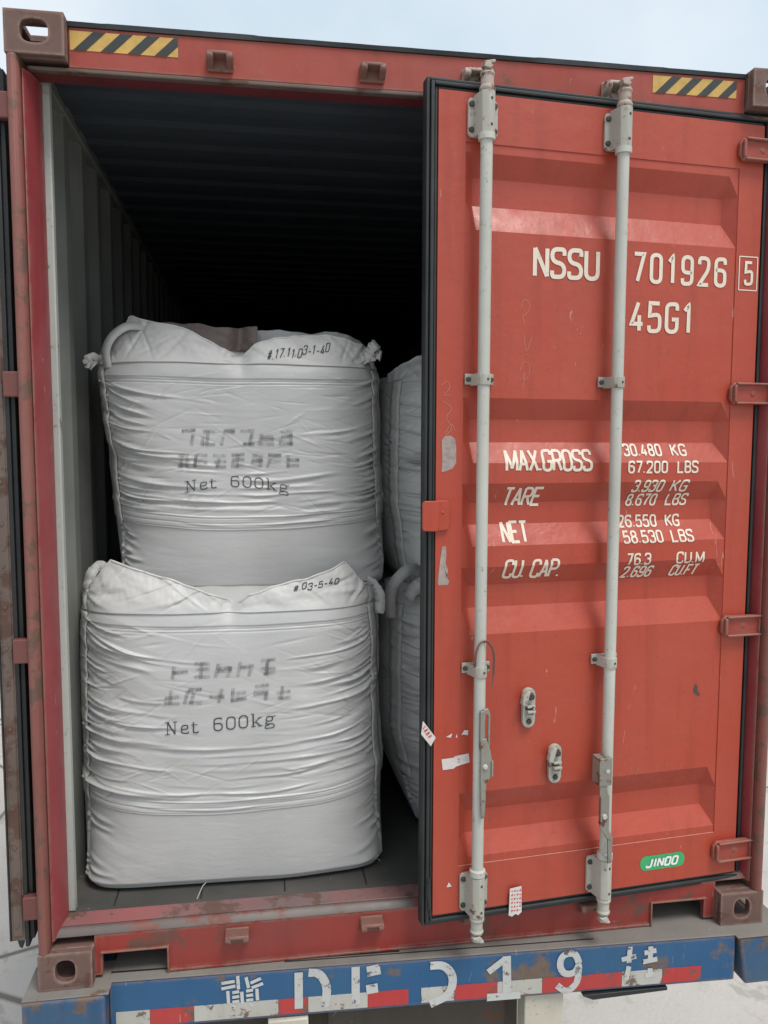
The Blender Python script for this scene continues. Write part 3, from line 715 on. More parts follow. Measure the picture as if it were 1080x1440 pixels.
# worn patches, paper scraps and scratches
wr = Writer(surf, lift=.001)
wr.poly([(-1.088, 1.700), (-1.080, 1.712), (-1.060, 1.716), (-1.046, 1.706), (-1.041, 1.680), (-1.041, 1.632), (-1.052, 1.614), (-1.078, 1.604), (-1.088, 1.604), (-1.086, 1.640)]); wr.build('bare_patch', 'primer', door)
wr.poly([(-1.098, 1.262), (-1.090, 1.330), (-1.084, 1.372), (-1.072, 1.372), (-1.070, 1.345), (-1.072, 1.320), (-1.064, 1.296), (-1.070, 1.276), (-1.060, 1.262), (-1.064, 1.250), (-1.095, 1.250)])
wr.build('bare_patch', 'primer', door)
wr = Writer(surf, lift=.0016)
wr.poly([(-1.080, .690), (-1.040, .692), (-1.036, .696), (-.988, .700), (-.984, .670), (-1.030, .662), (-1.040, .655), (-1.076, .654)], 0); wr.build('torn_label', 'sticker', door)
wr.poly([(-1.066, .762), (-1.045, .772), (-1.050, .758)], 0); wr.poly([(-1.034, .758), (-1.030, .770), (-1.028, .756)], 0); wr.poly([(-1.014, .762), (-1.004, .778), (-.990, .776), (-.992, .760), (-1.006, .764)], 0); wr.build('torn_label', 'sticker', door)
wr.poly([(-1.060, .262), (-1.052, .278), (-1.042, .262)], 0)
wr.build('torn_label', 'sticker', door)
wr = Writer(lambda x, z: -.005, lift=.0015)
wr.poly([(-1.150, .780), (-1.145, .822), (-1.102, .764), (-1.118, .738)], 0); wr.poly([(-1.145, .820), (-1.143, .821), (-1.102, .765), (-1.104, .763)], 0)
for k, (t0) in enumerate((.10, .22, .34, .46, .58, .70, .82)):
    p = Vector((-1.140, .805)).lerp(Vector((-1.112, .762)), t0); d = Vector((-.010, -.007)); q = Vector((.002, -.003))
    wr.stroke([p + d * .8, p - d * .4 + q * (1 if k % 2 else -1)], .0028, 1)
    if k % 2: wr.stroke([p + d * .8 + q, p - d * .1 + q * 2], .0018, 1)
wr.build('sticker', ['sticker', 'red_ink'], door)
wr = Writer(lambda x, z: -.009, lift=.0015)
wr.poly([(-.846, .140), (-.843, .232), (-.802, .236), (-.800, .146), (-.812, .136), (-.822, .142), (-.834, .134)], 0)
for r_ in range(6):
    for c in range(4):
        x = -.838 + c * .0095; z = .222 - r_ * .0135
        wr.stroke([(x, z), (x + .006, z - .001 * c)], .0035, 1)
        if (r_ + c) % 2: wr.stroke([(x + .003, z - .004), (x + .004, z + .005)], .002, 1)
wr.build('sticker', ['sticker', 'red_ink'], door)
wr = Writer(surf, lift=.0006)
def scr(pts, wd=.0016): wr.stroke(rnd([tuple(p) for p in pts], .02), wd)
scr([(-.832, 2.110), (-.826, 2.140), (-.800, 2.130), (-.806, 2.100), (-.828, 2.085)]); scr([(-.820, 2.06), (-.826, 2.09)])
wr.build('chalk_scribble', 'scratch', door)
scr([(-.822, 2.03), (-.812, 1.97), (-.796, 2.02)]); scr([(-.812, 1.97), (-.800, 1.965)])
wr.build('chalk_scribble', 'scratch', door)
scr([(-.832, 1.92), (-.822, 1.95), (-.800, 1.94), (-.802, 1.90), (-.824, 1.885), (-.816, 1.92), (-.822, 1.86)])
wr.build('chalk_scribble', 'scratch', door)
scr([(-1.090, 1.868), (-1.070, 1.886), (-1.062, 1.860), (-1.086, 1.836), (-1.060, 1.840)]); scr([(-1.085, 1.82), (-1.05, 1.80), (-1.08, 1.77), (-1.05, 1.74), (-1.08, 1.71)], .002)
scr([(-1.080, 1.72), (-1.056, 1.755), (-1.045, 1.73)])
wr.build('chalk_scribble', 'scratch', door)
for k in range(7): x = -.42 + .035 * k + random.uniform(-.01, .01); z = .55 + random.uniform(-.03, .03); scr([(x, z), (x + .012, z + .035)], .0012); wr.build('scratch', 'scratch', door)
wr = Writer(surf, lift=.001); wr.poly([(-.170, .850), (-.163, .868), (-.155, .862), (-.152, .842), (-.142, .828), (-.150, .824), (-.160, .832), (-.168, .838)])
wr.build('paint_chip', 'chassis', door)
m = MB(); m.tube([(PX0, .0022, .3262), (-.6, .0012, .3264), (PX1, .0022, .3262)], .0016, 6); m.build('weld_bead', 'scratch', door)

# open left door lying along the side of the container, seen on its hinge edge
ld = MB(); ld.box(-.055, 0, .0, 1.13, .172, 2.736)
ldoor = ld.build('door', 'crimson', ct, bevel=.003)
ldoor.location = (-.036, .050, 0); ldoor.rotation_euler = (0, 0, R(1.5)); ldoor['label'] = 'left door, swung fully open along the side'
m = MB(); m.box(-.046, -.006, -.012, -.001, .150, 2.75); m.box(-.040, -.012, -.0155, -.012, .165, 2.74)
m.build('gasket_retainer', 'retainer', ldoor, bevel=.002)
m = MB(); m.box(-.006, .006, -.016, 1.10, .130, 2.765); m.box(.006, .020, -.006, 1.10, .150, 2.75); m.box(-.052, -.046, -.014, 0, .150, 2.75)
m.prism([(-.030, .150), (-.024, .128), (-.016, .124), (-.010, .140), (-.010, .152)], -.013, -.004)
m.build('gasket', 'rubber', ldoor, bevel=.002)
z = .20
while z < 2.7:
    m = MB(); m.bolt(-.027, -.0155, z, .006, .003, 8); m.build('rivet', 'thresh_grey', ldoor); z += .125
for z in (2.642, 1.860, 1.068, .262):
    m = MB(); h = .037
    m.box(-.044, -.004, -.012, -.004 + .03, z - h, z + h)
    m.lathe_z(.052, -.018, [(.0185, z - h), (.020, z - h + .004), (.020, z + h - .004), (.0185, z + h)], 18)
    m.box(-.006, .054, -.036, -.006, z - h, z + h)
    m.build('hinge', 'lug', ldoor, bevel=.004)

# ================================================================== TRAILER
tr = tag(empty('trailer', (0, 0, 0)), 'flatbed trailer with blue dented rear beam and red-white reflective strip under the container', 'trailer')
m = MB(); SK = -.033
m.box(0, 2.10, 0, .30, -.165, -.004)
for i, v in enumerate(m.v): pass
beam = m.build('rear_beam', 'blue', tr, bevel=.006, seg=3)
beam.location = (.205, .018, 0); beam.rotation_euler = (0, 0, SK)
def bsurf(x, z): return 0.0
m = MB(); m.box(.0, 2.10, -.001, .28, -.0035, .0015); m.build('deck_plate', 'dust', beam, bevel=.002)
m = MB()   # broken dark joint lines along the plate
m.box(.0, .93, .040, .046, .0016, .0034); m.box(.55, 1.6, .030, .034, .0016, .003)
m.build('joint', 'rubber', beam)
m = MB(); m.box(-.040, .2045, -.040, .12, -.30, -.006); m.box(.02, .2045, .1205, .60, -.30, -.0065)
m.build('end_block', 'blue_dirty', tr, bevel=.008, seg=3)
m = MB(); m.box(-.040, .215, -.036, .13, -.0055, -.0005); m.build('end_plate', 'dust', tr, bevel=.003)
m = MB(); m.prism([(2.310, -.004), (2.510, -.004), (2.510, -.175), (2.335, -.175)][::-1], -.066, .30); m.build('end_block', 'blue_dirty', tr, bevel=.008, seg=3)
m = MB(); m.box(2.300, 2.512, -.070, .28, -.0035, .0005); m.build('end_plate', 'dust', tr, bevel=.003)
# tape
tp = MB(); segs = [(.02, .125, 1), (.125, .262, 0), (.262, .53, 1), (.53, .625, 0), (.625, .82, 1), (.82, .955, 0), (.997, 1.11, 1), (1.11, 1.255, 0), (1.255, 1.41, 1), (1.41, 1.69, 0), (1.69, 1.835, 1), (1.835, 1.975, 0)]
for a, b, c in segs: tp.box(a + .0006, b - .0006, -.0022, .001, -.154, -.103, c)
tp.build('reflective_tape', ['tape_red', 'tape_white'], beam)
wr = Writer(bsurf, lift=.0026, step=.01)
def bx(x): return x - .205
def rough_text(): pass
# D F D 1 9 between two hanzi, stencilled
def st(pts, wd=.022, r=.03): wr.stroke(rnd([(bx(p[0]),) + tuple(p[1:]) for p in pts], r), wd)
# plate character before the letters
LN = 'plate_letter'; Z_ = -.008
def st(pts, wd=.024, r=.03): wr.stroke(rnd([(bx(p[0]), p[1] + Z_) + tuple(p[2:]) for p in pts], r), wd)
def done(): wr.build(LN, 'letter', beam)
def glyph(cx, sc, strokes, wd):
    for a_, b_ in strokes: wr.stroke([(bx(cx + a_[0] * sc), Z_ + a_[1] * sc), (bx(cx + b_[0] * sc), Z_ + b_[1] * sc)], wd)
    done()
glyph(.620, 1.0, (((-.066, -.024), (-.024, -.020)), ((-.066, -.042), (-.022, -.036)), ((-.014, -.002), (-.012, -.048)), ((.012, -.008), (.020, -.046)), ((.026, -.030), (.060, -.016)), ((.030, -.046), (.066, -.034)),
    ((-.046, -.050), (-.044, -.094)), ((-.002, -.056), (0, -.098)), ((.046, -.050), (.048, -.090)), ((-.032, -.058), (-.010, -.056)), ((-.032, -.074), (-.010, -.072)), ((-.032, -.090), (-.010, -.088)),
    ((.012, -.056), (.034, -.054)), ((.012, -.072), (.034, -.070)), ((.012, -.088), (.034, -.086)), ((-.024, -.098), (-.030, -.112)), ((.022, -.096), (.034, -.110))), .0105)
st([(.800, -.006), (.800, -.130)], .027); st([(.832, -.010), (.868, -.014), (.893, -.060), (.886, -.132)], .028, .05); done()
st([(.985, -.002), (.985, -.134)], .027); st([(1.022, -.022), (1.066, -.016)], .036); st([(1.020, -.084), (1.058, -.080)], .032); done()
st([(1.232, -.018), (1.280, -.018), (1.312, -.062), (1.300, -.125), (1.232, -.152)], .028, .05); done()
st([(1.428, -.056), (1.486, -.014, 1)], .022); st([(1.490, -.004), (1.494, -.132)], .029); st([(1.425, -.145), (1.540, -.145)], .026); done()
st([(1.742, -.050), (1.728, -.010), (1.684, -.014), (1.672, -.050), (1.690, -.086), (1.730, -.082), (1.742, -.050), (1.738, -.120), (1.700, -.150), (1.666, -.122)], .023, .03); done()
glyph(1.955, 1.12, (((-.056, -.044), (-.010, -.036)), ((-.030, -.004), (-.032, -.056)), ((-.032, -.066), (-.040, -.110)), ((.016, -.028), (.054, -.022)), ((.036, -.008), (.035, -.052)), ((.012, -.056), (.058, -.050)), ((.036, -.078), (.034, -.100)), ((.020, -.100), (.052, -.098))), .0175)

# chassis below
m = MB(); m.box(.3, 1.56, .20, .30, -.42, -.166); m.build('crossmember', 'chassis', tr, bevel=.004)
m = MB(); m.box(.80, .93, .30, 11.5, -.55, -.01); m.box(1.51, 1.64, .30, 11.5, -.55, -.01); m.box(.80, 1.64, .31, .4, -.17, -.01)
m.build('chassis_rail', 'chassis', tr)
m = MB(); m.box(.90, 1.52, .08, .12, -.34, -.20); m.build('lamp_bar', 'chassis', tr, bevel=.004)
m = MB(); m.box(1.562, 1.70, -.01, .07, -.62, -.170); m.build('bumper_bracket', 'cream', tr, bevel=.005)
m = MB(); m.box(.70, .83, -.01, .07, -.62, -.170); m.build('bumper_bracket', 'cream', tr, bevel=.005)
m = MB(); m.prism([(1.755, -.172), (1.79, -.188), (2.06, -.182), (2.06, -.170), (1.755, -.168)], -.045, .03); m.build('rubber_lip', 'rubber', tr, bevel=.003)
m = MB(); m.box(.1, 2.35, -.02, .06, -.80, -.68); m.build('underrun_bumper', 'cream', tr, bevel=.006)
for xx in (.12, 1.95):
    N = 28
    for yy in (4.6, 5.9):
        m = MB()
        vs = []; fs = []
        pr = [(.28, 0), (.50, .02), (.52, .06), (.52, .30), (.50, .34), (.28, .36)]
        for k in range(N):
            a = 2 * math.pi * k / N
            for r_, x in pr: vs.append((xx + x, yy + r_ * math.cos(a), GZ + .52 + r_ * math.sin(a)))
        for k in range(N):
            for j in range(5): a = k * 6 + j; b = ((k + 1) % N) * 6 + j; fs.append((a, b, b + 1, a + 1))
        fs.append(tuple(k * 6 for k in range(N))); fs.append(tuple(k * 6 + 5 for k in range(N)))
        m.add(vs, fs); m.build('wheel', 'rubber', tr, smooth=40)

# ================================================================== BULK BAGS
def interp(xs, ys):
    return lambda t: np.interp(t, xs, ys)
def make_bag(name, label, cx, yf, z0, h, hw, hd, wtab, ctab, seed, belt, hi=1.0, seam=.94, texts=None, nexp=4.2, extras=None):
    """cx centre, yf front plane, wtab: half-width factor vs height, ctab: sideways lean vs height"""
    root = empty(name, (cx, yf + hd, z0)); tag(root, label, 'bulk bag', 'white bulk bags stacked inside the container')
    # cross-section sampled densely on the front
    tt = np.linspace(-np.pi, np.pi, 6001); e = 2 / nexp
    X = np.sin(tt); Y = -np.cos(tt); X = np.sign(X) * np.abs(X) ** e * hw; Y = np.sign(Y) * np.abs(Y) ** e * hd
    ds = np.r_[0, np.cumsum(np.hypot(np.diff(X), np.diff(Y)))]; ds -= ds[3000]
    half = ds[-1]
    a = np.linspace(0, 1, int(200 * hi)); f1 = .30 * 0 + a * (hw * 1.12); b = np.linspace(hw * 1.12, half, int(55 * hi))[1:]
    pos = np.r_[f1, b]; S_ = np.r_[-pos[::-1][:-1], pos[1:-0 or None]] if False else np.r_[-pos[::-1], pos[1:]][:-1]
    sx = np.interp(S_, ds, X); sy = np.interp(S_, ds, Y)
    nx = np.gradient(np.interp(S_ + .002, ds, Y) - 0) * 0
    tx = np.interp(S_ + .004, ds, X) - np.interp(S_ - .004, ds, X); ty = np.interp(S_ + .004, ds, Y) - np.interp(S_ - .004, ds, Y)
    ln = np.hypot(tx, ty) + 1e-9; nx = ty / ln; ny = -tx / ln      # outward
    nu = len(S_)
    X2 = np.sin(tt); Y2 = -np.cos(tt); X2 = np.sign(X2) * np.abs(X2) ** .2 * hw; Y2 = np.sign(Y2) * np.abs(Y2) ** .2 * hd
    d2_ = np.r_[0, np.cumsum(np.hypot(np.diff(X2), np.diff(Y2)))]; d2_ -= d2_[3000]; S2 = S_ * d2_[-1] / ds[-1]
    sx2 = np.interp(S2, d2_, X2); sy2 = np.interp(S2, d2_, Y2)
    rows = int(440 * hi); V = np.linspace(0, 1, rows)
    VV, SS = np.meshgrid(V, S_, indexing='ij')
    zz = V * h
    # pillow profile: tucked in at floor and at the top
    k = 1 - .075 * np.clip(1 - V / .035, 0, 1) ** 1.6 - .012 * np.clip(1 - V / .30, 0, 1) ** 2 - .04 * np.clip((V - .90) / .10, 0, 1) ** 2
    kw = k * np.interp(V, *wtab); kd = k
    wb = np.clip(1 - V / .28, 0, 1)[:, None] ** 1.5
    PXx = (sx * (1 - wb) + sx2 * wb) * kw[:, None]; PYy = (sy * (1 - wb) + sy2 * wb) * kd[:, None]
    U = SS / hw; au = np.abs(U)
    front = 1 - sstep(.98, 1.3, au)
    # seams pull in between bulges
    z_ = VV * h
    bulge = .034 * np.cos(np.clip(U, -1, 1) * np.pi / 2) * front * (.30 + .70 * np.sin(np.pi * np.clip(VV, 0, 1)))
    sag = .085 * (1 - np.minimum(au, 1.2) ** 2)            # folds droop in the middle
    c = z_ + sag
    w1 = .05 * pnoise(SS * 2.3 + seed, z_ * 3.1, seed); c2 = c + w1
    # strength of wrinkles over the surface
    vb = belt
    above = sstep(vb - .01, vb + .03, VV - .03 * (1 - np.minimum(au, 1) ** 2) * 0)
    edge = sstep(.15, .95, au)
    A = (.28 + .95 * edge) * (.30 + .70 * above) * (1 - .55 * sstep(.86, .95, VV))
    A *= .75 + .6 * pnoise(SS * 3 + 9, z_ * 4, seed + 1)
    A = np.clip(A, .05, 1.6); A = np.where(au > 1.5, A * .5, A)
    def ridge(n, p=1.6): return 1 - np.clip(np.abs(n) * 1.9, 0, 1) ** (1 / p)
    d = np.zeros_like(SS)
    # families of long folds, different slants left and right
    for (fx, fz, amp, sd_) in ((1.6, 7, .0085, 2), (3.0, 15, .0046, 3), (7, 40, .0018, 4)):
        n_ = pnoise(SS * fx + seed * 3.1, c2 * fz + .35 * fx * SS, seed + sd_)
        d += amp * (n_ * .9 + .5 * (ridge(n_) - .45))
    d = d * A * .8
    # single folds running in from the corner seams, and long ones across above the belt
    rs = np.random.RandomState(seed); fd = np.zeros_like(SS)
    def fold(zl, wdt, amp, tp):
        q_ = (z_ - zl) / wdt
        return amp * tp * (np.exp(-q_ ** 2) - .75 * np.exp(-((q_ + 2.1) / 1.5) ** 2))
    def arm(side, z0_, Lf, drop, wdt, amp):
        ui = 1 - side * U
        tp = sstep(-.10, .06, ui) * (1 - sstep(.45, 1.0, ui / Lf)) * (au < 1.2)
        zl = z0_ - drop * (1 - np.exp(-ui * 2.6)) + .006 * pnoise(SS * 6 + z0_ * 31, SS * 0 + z0_ * 17, seed + 13)
        return fold(zl, wdt * (1 + .4 * ui / Lf), amp, tp)
    for side in (-1, 1):
        for z0_ in np.arange(vb * h + .03, seam * h + .02, .0135):
            zr = (z0_ / h - vb) / (seam - vb)
            if rs.rand() < .12: continue
            fd += arm(side, z0_ + rs.uniform(-.008, .008), rs.choice([.18, .3, .45, .85]) * rs.uniform(.8, 1.1), (.035 + .085 * zr) * rs.uniform(.6, 1.3), rs.uniform(.0026, .0068), rs.uniform(.0020, .0078))
        for z0_ in np.arange(.04, vb * h - .04, .020):
            fd += arm(side, z0_ + rs.uniform(-.01, .01), rs.uniform(.10, .34), rs.uniform(.03, .12), rs.uniform(.004, .009), rs.uniform(.0015, .0055))
    for z0_ in np.arange(vb * h + .015, vb * h + .24, .026):
        uc = rs.uniform(-.35, .35); Lf = rs.uniform(.4, .85)
        tp = np.clip(1 - np.abs(U - uc) / Lf, 0, 1) ** .6 * (au < 1.1)
        fd += fold(z0_ - .055 * (1 - np.minimum(au, 1) ** 2) + .007 * pnoise(SS * 5 + z0_ * 20, SS * 0, seed + 14), rs.uniform(.004, .008), rs.uniform(.0015, .0050), tp)
    brk = np.clip(.95 + 1.5 * pnoise(SS * 7 + 3, z_ * 11, seed + 15), .0, 1.9)
    d += fd * (1 - sstep(.93, .96, VV)) * brk
    # short crossing puckers
    for _ in range(150):
        u0 = rs.uniform(-1.02, 1.02) * hw; zz0 = rs.uniform(vb * h, seam * h); an = rs.normal(0, .30) - .38 * np.sign(u0) * abs(u0 / hw) ; Lc = rs.uniform(.02, .09)
        px = SS - u0; pz = z_ - zz0; al = px * math.cos(an) + pz * math.sin(an); qq = -px * math.sin(an) + pz * math.cos(an)
        d += rs.choice([-1, -1, 1]) * rs.uniform(.0012, .0036) * (.35 + .65 * abs(u0 / hw)) * np.exp(-(qq / rs.uniform(.0028, .0055)) ** 2 - (al / Lc) ** 2)
    d += .007 * pnoise(SS * 3, z_ * 3, seed + 5)
    d -= .016 * np.exp(-(U / .07) ** 2 - ((z_ - h) / .07) ** 2)
    # the horizontal belt: double folded cloth, three stitch lines, drooping in the middle
    bz = vb * h - .035 * (1 - np.minimum(au, 1) ** 2) + .004 * pnoise(SS * 5, SS * 0, seed + 6)
    q = z_ - bz
    d += .0045 * (sstep(-.026, -.020, q) * (1 - sstep(.022, .027, q)))
    for off in (-.018, .0, .018): d -= .0022 * np.exp(-((q - off) / .0022) ** 2)
    d += .006 * np.exp(-((q - .040) / .016) ** 2) * (.5 + .5 * edge)
    # top seam
    qs = z_ - seam * h - .012 * np.minimum(au, 1) ** 2 + .010
    d += .004 * sstep(-.004, .0, qs); 
    for off in (-.012, -.022): d -= .0022 * np.exp(-((qs - off) / .002) ** 2)
    # corner seams
    d += .004 * np.exp(-((au - .985) / .012) ** 2) - .004 * np.exp(-((au - .955) / .010) ** 2)
    # bottom hem
    d += .005 * np.exp(-((z_ - .012) / .006) ** 2)
    lean = np.interp(V, *ctab)
    GX = cx + PXx + lean[:, None] + nx[None, :] * (d + bulge); GY = yf + hd + PYy + ny[None, :] * (d + bulge); GZ_ = z0 + z_ + .004 * pnoise(SS * 4, z_ * 3, seed + 8)
    GZ_[0, :] = z0 + .001
    verts = np.stack([GX, GY, GZ_], -1).reshape(-1, 3)
    idx = np.arange(rows * nu).reshape(rows, nu)
    a_ = idx[:-1, :]; b_ = np.roll(a_, -1, 1); c_ = np.roll(idx[1:, :], -1, 1); d_ = idx[1:, :]
    quads = np.stack([a_, b_, c_, d_], -1).reshape(-1, 4)
    # domed top
    ringsv = []; prev = idx[-1]; base = len(verts); extra = []; nr = 14; top = np.stack([GX[-1], GY[-1], GZ_[-1]], -1); cc = top.mean(0)
    qd = [quads]
    for r_ in range(1, nr + 1):
        t = r_ / nr; ring = cc + (top - cc) * (1 - t * .999); ring[:, 2] = top[:, 2] * (1 - t) + cc[2] * t + .035 * math.sin(t * math.pi / 2) + .008 * pnoise(ring[:, 0] * 9, ring[:, 1] * 9, seed + 9)
        extra.append(ring); ids = base + (r_ - 1) * nu + np.arange(nu)
        qd.append(np.stack([prev, np.roll(prev, -1), np.roll(ids, -1), ids], -1)); prev = ids
    verts = np.concatenate([verts] + extra); quads = np.concatenate(qd)
    me = bpy.data.meshes.new('bag_body'); nvt = len(verts); nq = len(quads)
    me.vertices.add(nvt); me.vertices.foreach_set('co', verts.astype('f').ravel())
    me.loops.add(nq * 4); me.loops.foreach_set('vertex_index', quads.astype('i').ravel())
    me.polygons.add(nq); me.polygons.foreach_set('loop_start', np.arange(0, nq * 4, 4, dtype='i'))
    me.update(calc_edges=True); me.polygons.foreach_set('use_smooth', np.ones(nq, bool)); me.materials.append(M['bag'])
    me.transform(Matrix.Translation(-root.location))
    o = bpy.data.objects.new('bag_body', me); COL.objects.link(o); o.parent = root
    # coarse copy of the front for laying print on it
    fr = np.where(np.abs(S_) < hw * 1.05)[0]; sub = idx[:, fr]
    fv = verts[sub.ravel()]; r2, c2_ = sub.shape; li = np.arange(r2 * c2_).reshape(r2, c2_)
    ff = np.stack([li[:-1, :-1], li[:-1, 1:], li[1:, 1:], li[1:, :-1]], -1).reshape(-1, 4)
    fn = caster([tuple(v) for v in fv], [tuple(f) for f in ff], -1)
    info = dict(root=root, fn=fn, grid=(GX, GY, GZ_), S=S_, hw=hw, h=h, z0=z0, nx=nx, ny=ny, rows=rows, seed=seed, cx=cx, yf=yf, seam=seam)
    return info

def rooted(o, root):
    o.data.transform(Matrix.Translation(-root.location)); o.parent = root; return o

def strip_mesh(name, A, B, mat, root, thick=.002, nsm=True):
    """ribbon between two rows of points"""
    A = [Vector(p) for p in A]; B = [Vector(p) for p in B]; n = len(A)
    m = MB(); m.add(A + B, [(i, i + 1, n + i + 1, n + i) for i in range(n - 1)])
    o = m.build(name, mat, None, smooth=80); rooted(o, root)
    s = o.modifiers.new('thick', 'SOLIDIFY'); s.thickness = thick; s.offset = 0
    return o

def corner_strap(I, side, frac=.985, wd=.055, v0=.30, v1=.97):
    """webbing sewn down the corner"""
    GX, GY, GZ_ = I['grid']; S_ = I['S']; 
    cols = [np.argmin(np.abs(S_ - side * I['hw'] * frac + k * wd)) for k in (-.5, -.17, .17, .5)]
    r0, r1 = int(v0 * I['rows']), int(v1 * I['rows']); rows = range(r0, r1, 3); vs = []; fs = []
    for i, r_ in enumerate(rows):
        for c in cols:
            nx, ny = I['nx'][c], I['ny'][c]
            # smooth the wrinkles a little under the webbing
            ra, rb = max(0, r_ - 4), min(I['rows'] - 1, r_ + 4)
            vs.append((GX[ra:rb, c].mean() + nx * .0045, GY[ra:rb, c].mean() + ny * .0045, GZ_[r_, c]))
    n = len(rows)
    for i in range(n - 1):
        for j in range(3): a = i * 4 + j; fs.append((a, a + 1, a + 5, a + 4))
    m = MB(); m.add(vs, fs); o = m.build('lifting_strap', 'strap', None, smooth=80); rooted(o, I['root'])
    s = o.modifiers.new('thick', 'SOLIDIFY'); s.thickness = .003; s.offset = 0
    return o

def loop(I, pts, wd=.045, name='lifting_loop', wdir=(.25, 1, 0), mat='strap', crumple=.0):
    """webbing loop along a smooth 3-D path"""
    P = [Vector(p) for p in pts]; Q = []
    for i in range(len(P) - 1):
        p0, p1, p2, p3 = P[max(i - 1, 0)], P[i], P[i + 1], P[min(i + 2, len(P) - 1)]
        for k in range(8):
            t = k / 8; Q.append(.5 * ((2 * p1) + (p2 - p0) * t + (2 * p0 - 5 * p1 + 4 * p2 - p3) * t * t + (-p0 + 3 * p1 - 3 * p2 + p3) * t ** 3))
    Q.append(P[-1]); Wv = []
    for i in range(len(Q)):
        t = Q[min(i + 1, len(Q) - 1)] - Q[max(i - 1, 0)]; a = t.cross(Vector((0, 1, 0)))
        Wv.append((a.normalized() + Vector((0, .45, 0))).normalized() * wd / 2 if a.length > 1e-6 else Vector(wdir).normalized() * wd / 2)
    cr = lambda: Vector([random.uniform(-1, 1) * crumple for _ in range(3)])
    return strip_mesh(name, [q - v + cr() for q, v in zip(Q, Wv)], [q + v + cr() for q, v in zip(Q, Wv)], mat, I['root'], .003)

def collar(I, hs, hv, lean=.45, mat='collar', name='top_collar', inset=0.0, smin=-1.08, smax=1.08, seedo=0, hem=True):
    """the loose cloth standing up round the mouth of the bag"""
    GX, GY, GZ_ = I['grid']; S_ = I['S']; hw = I['hw']; r_ = I['rows'] - 1 - int(.02 * I['rows'])
    us = np.linspace(smin, smax, 260); nv = 44
    ex = np.interp(us * hw, S_, GX[r_]); ey = np.interp(us * hw, S_, GY[r_]); ez = np.interp(us * hw, S_, GZ_[r_])
    nx = np.interp(us * hw, S_, I['nx']); ny = np.interp(us * hw, S_, I['ny'])
    H = np.interp(us, hs, hv); vv = np.linspace(0, 1, nv)
    UU, V2 = np.meshgrid(us, vv); HH = H[None, :] * V2
    sd_ = I['seed'] + 20 + seedo
    cr = .012 * pnoise(UU * 2.6, HH * 9 + UU, sd_) + .0035 * pnoise(UU * 8 + HH * 12, HH * 16, sd_ + 1) - .022 * np.exp(-(UU / .05) ** 2) + .0012 * pnoise(UU * 30, HH * 60, sd_ + 2)
    rc = np.random.RandomState(sd_); Lx = I['hw']
    for _ in range(26):
        ux = rc.choice([rc.uniform(-1, 1), 0.0, -.8, .85]) + rc.uniform(-.08, .08); an = rc.uniform(-1.25, 1.25); v0_ = rc.uniform(0, .9)
        px = (UU - ux) * Lx; pz = HH - v0_ * .12; al = px * math.cos(an) + pz * math.sin(an); qq = -px * math.sin(an) + pz * math.cos(an)
        Lc = rc.uniform(.05, .20); cr += rc.choice([-1, 1]) * rc.uniform(.002, .0055) * np.maximum(0, 1 - np.abs(qq) / rc.uniform(.006, .022)) * np.exp(-(al / Lc) ** 2)
    bulg = .004 * np.sin(np.clip(V2, 0, 1) * np.pi) * np.clip(H[None, :] / .1, 0, 1)
    outw = bulg + cr * np.clip(V2 * 3, 0, 1) * 1.2
    fall = lean * HH
    x = ex + nx * (outw + .008) - nx * fall * .3; y = ey + ny * (outw + .008) + (fall + inset); z = ez + HH * (1 - .06 * V2) - .01 * (1 - V2) + .006 * V2 * pnoise(UU * 9, UU * 0, sd_ + 3)
    vs = np.stack([x, y, z], -1).reshape(-1, 3); n = len(us)
    fs = [(j * n + i, j * n + i + 1, (j + 1) * n + i + 1, (j + 1) * n + i) for j in range(nv - 1) for i in range(n - 1)]
    m = MB(); m.add([tuple(v) for v in vs], fs); o = m.build(name, mat, None, smooth=80); rooted(o, I['root'])
    s = o.modifiers.new('thick', 'SOLIDIFY'); s.thickness = .002; s.offset = 0
    if hem:
        hm_ = MB(); top = vs.reshape(nv, n, 3)[-1]; hm_.tube([tuple(p) for p in top[::2]], .0042, 6)
        h_ = hm_.build('hem', mat, None, smooth=60); rooted(h_, I['root'])
    V = vs.reshape(nv, n, 3)
    q = np.array([(j * n + i, j * n + i + 1, (j + 1) * n + i + 1, (j + 1) * n + i) for j in range(nv - 1) for i in range(n - 1)])
    return caster([tuple(v) for v in vs], [tuple(f) for f in q], -1)

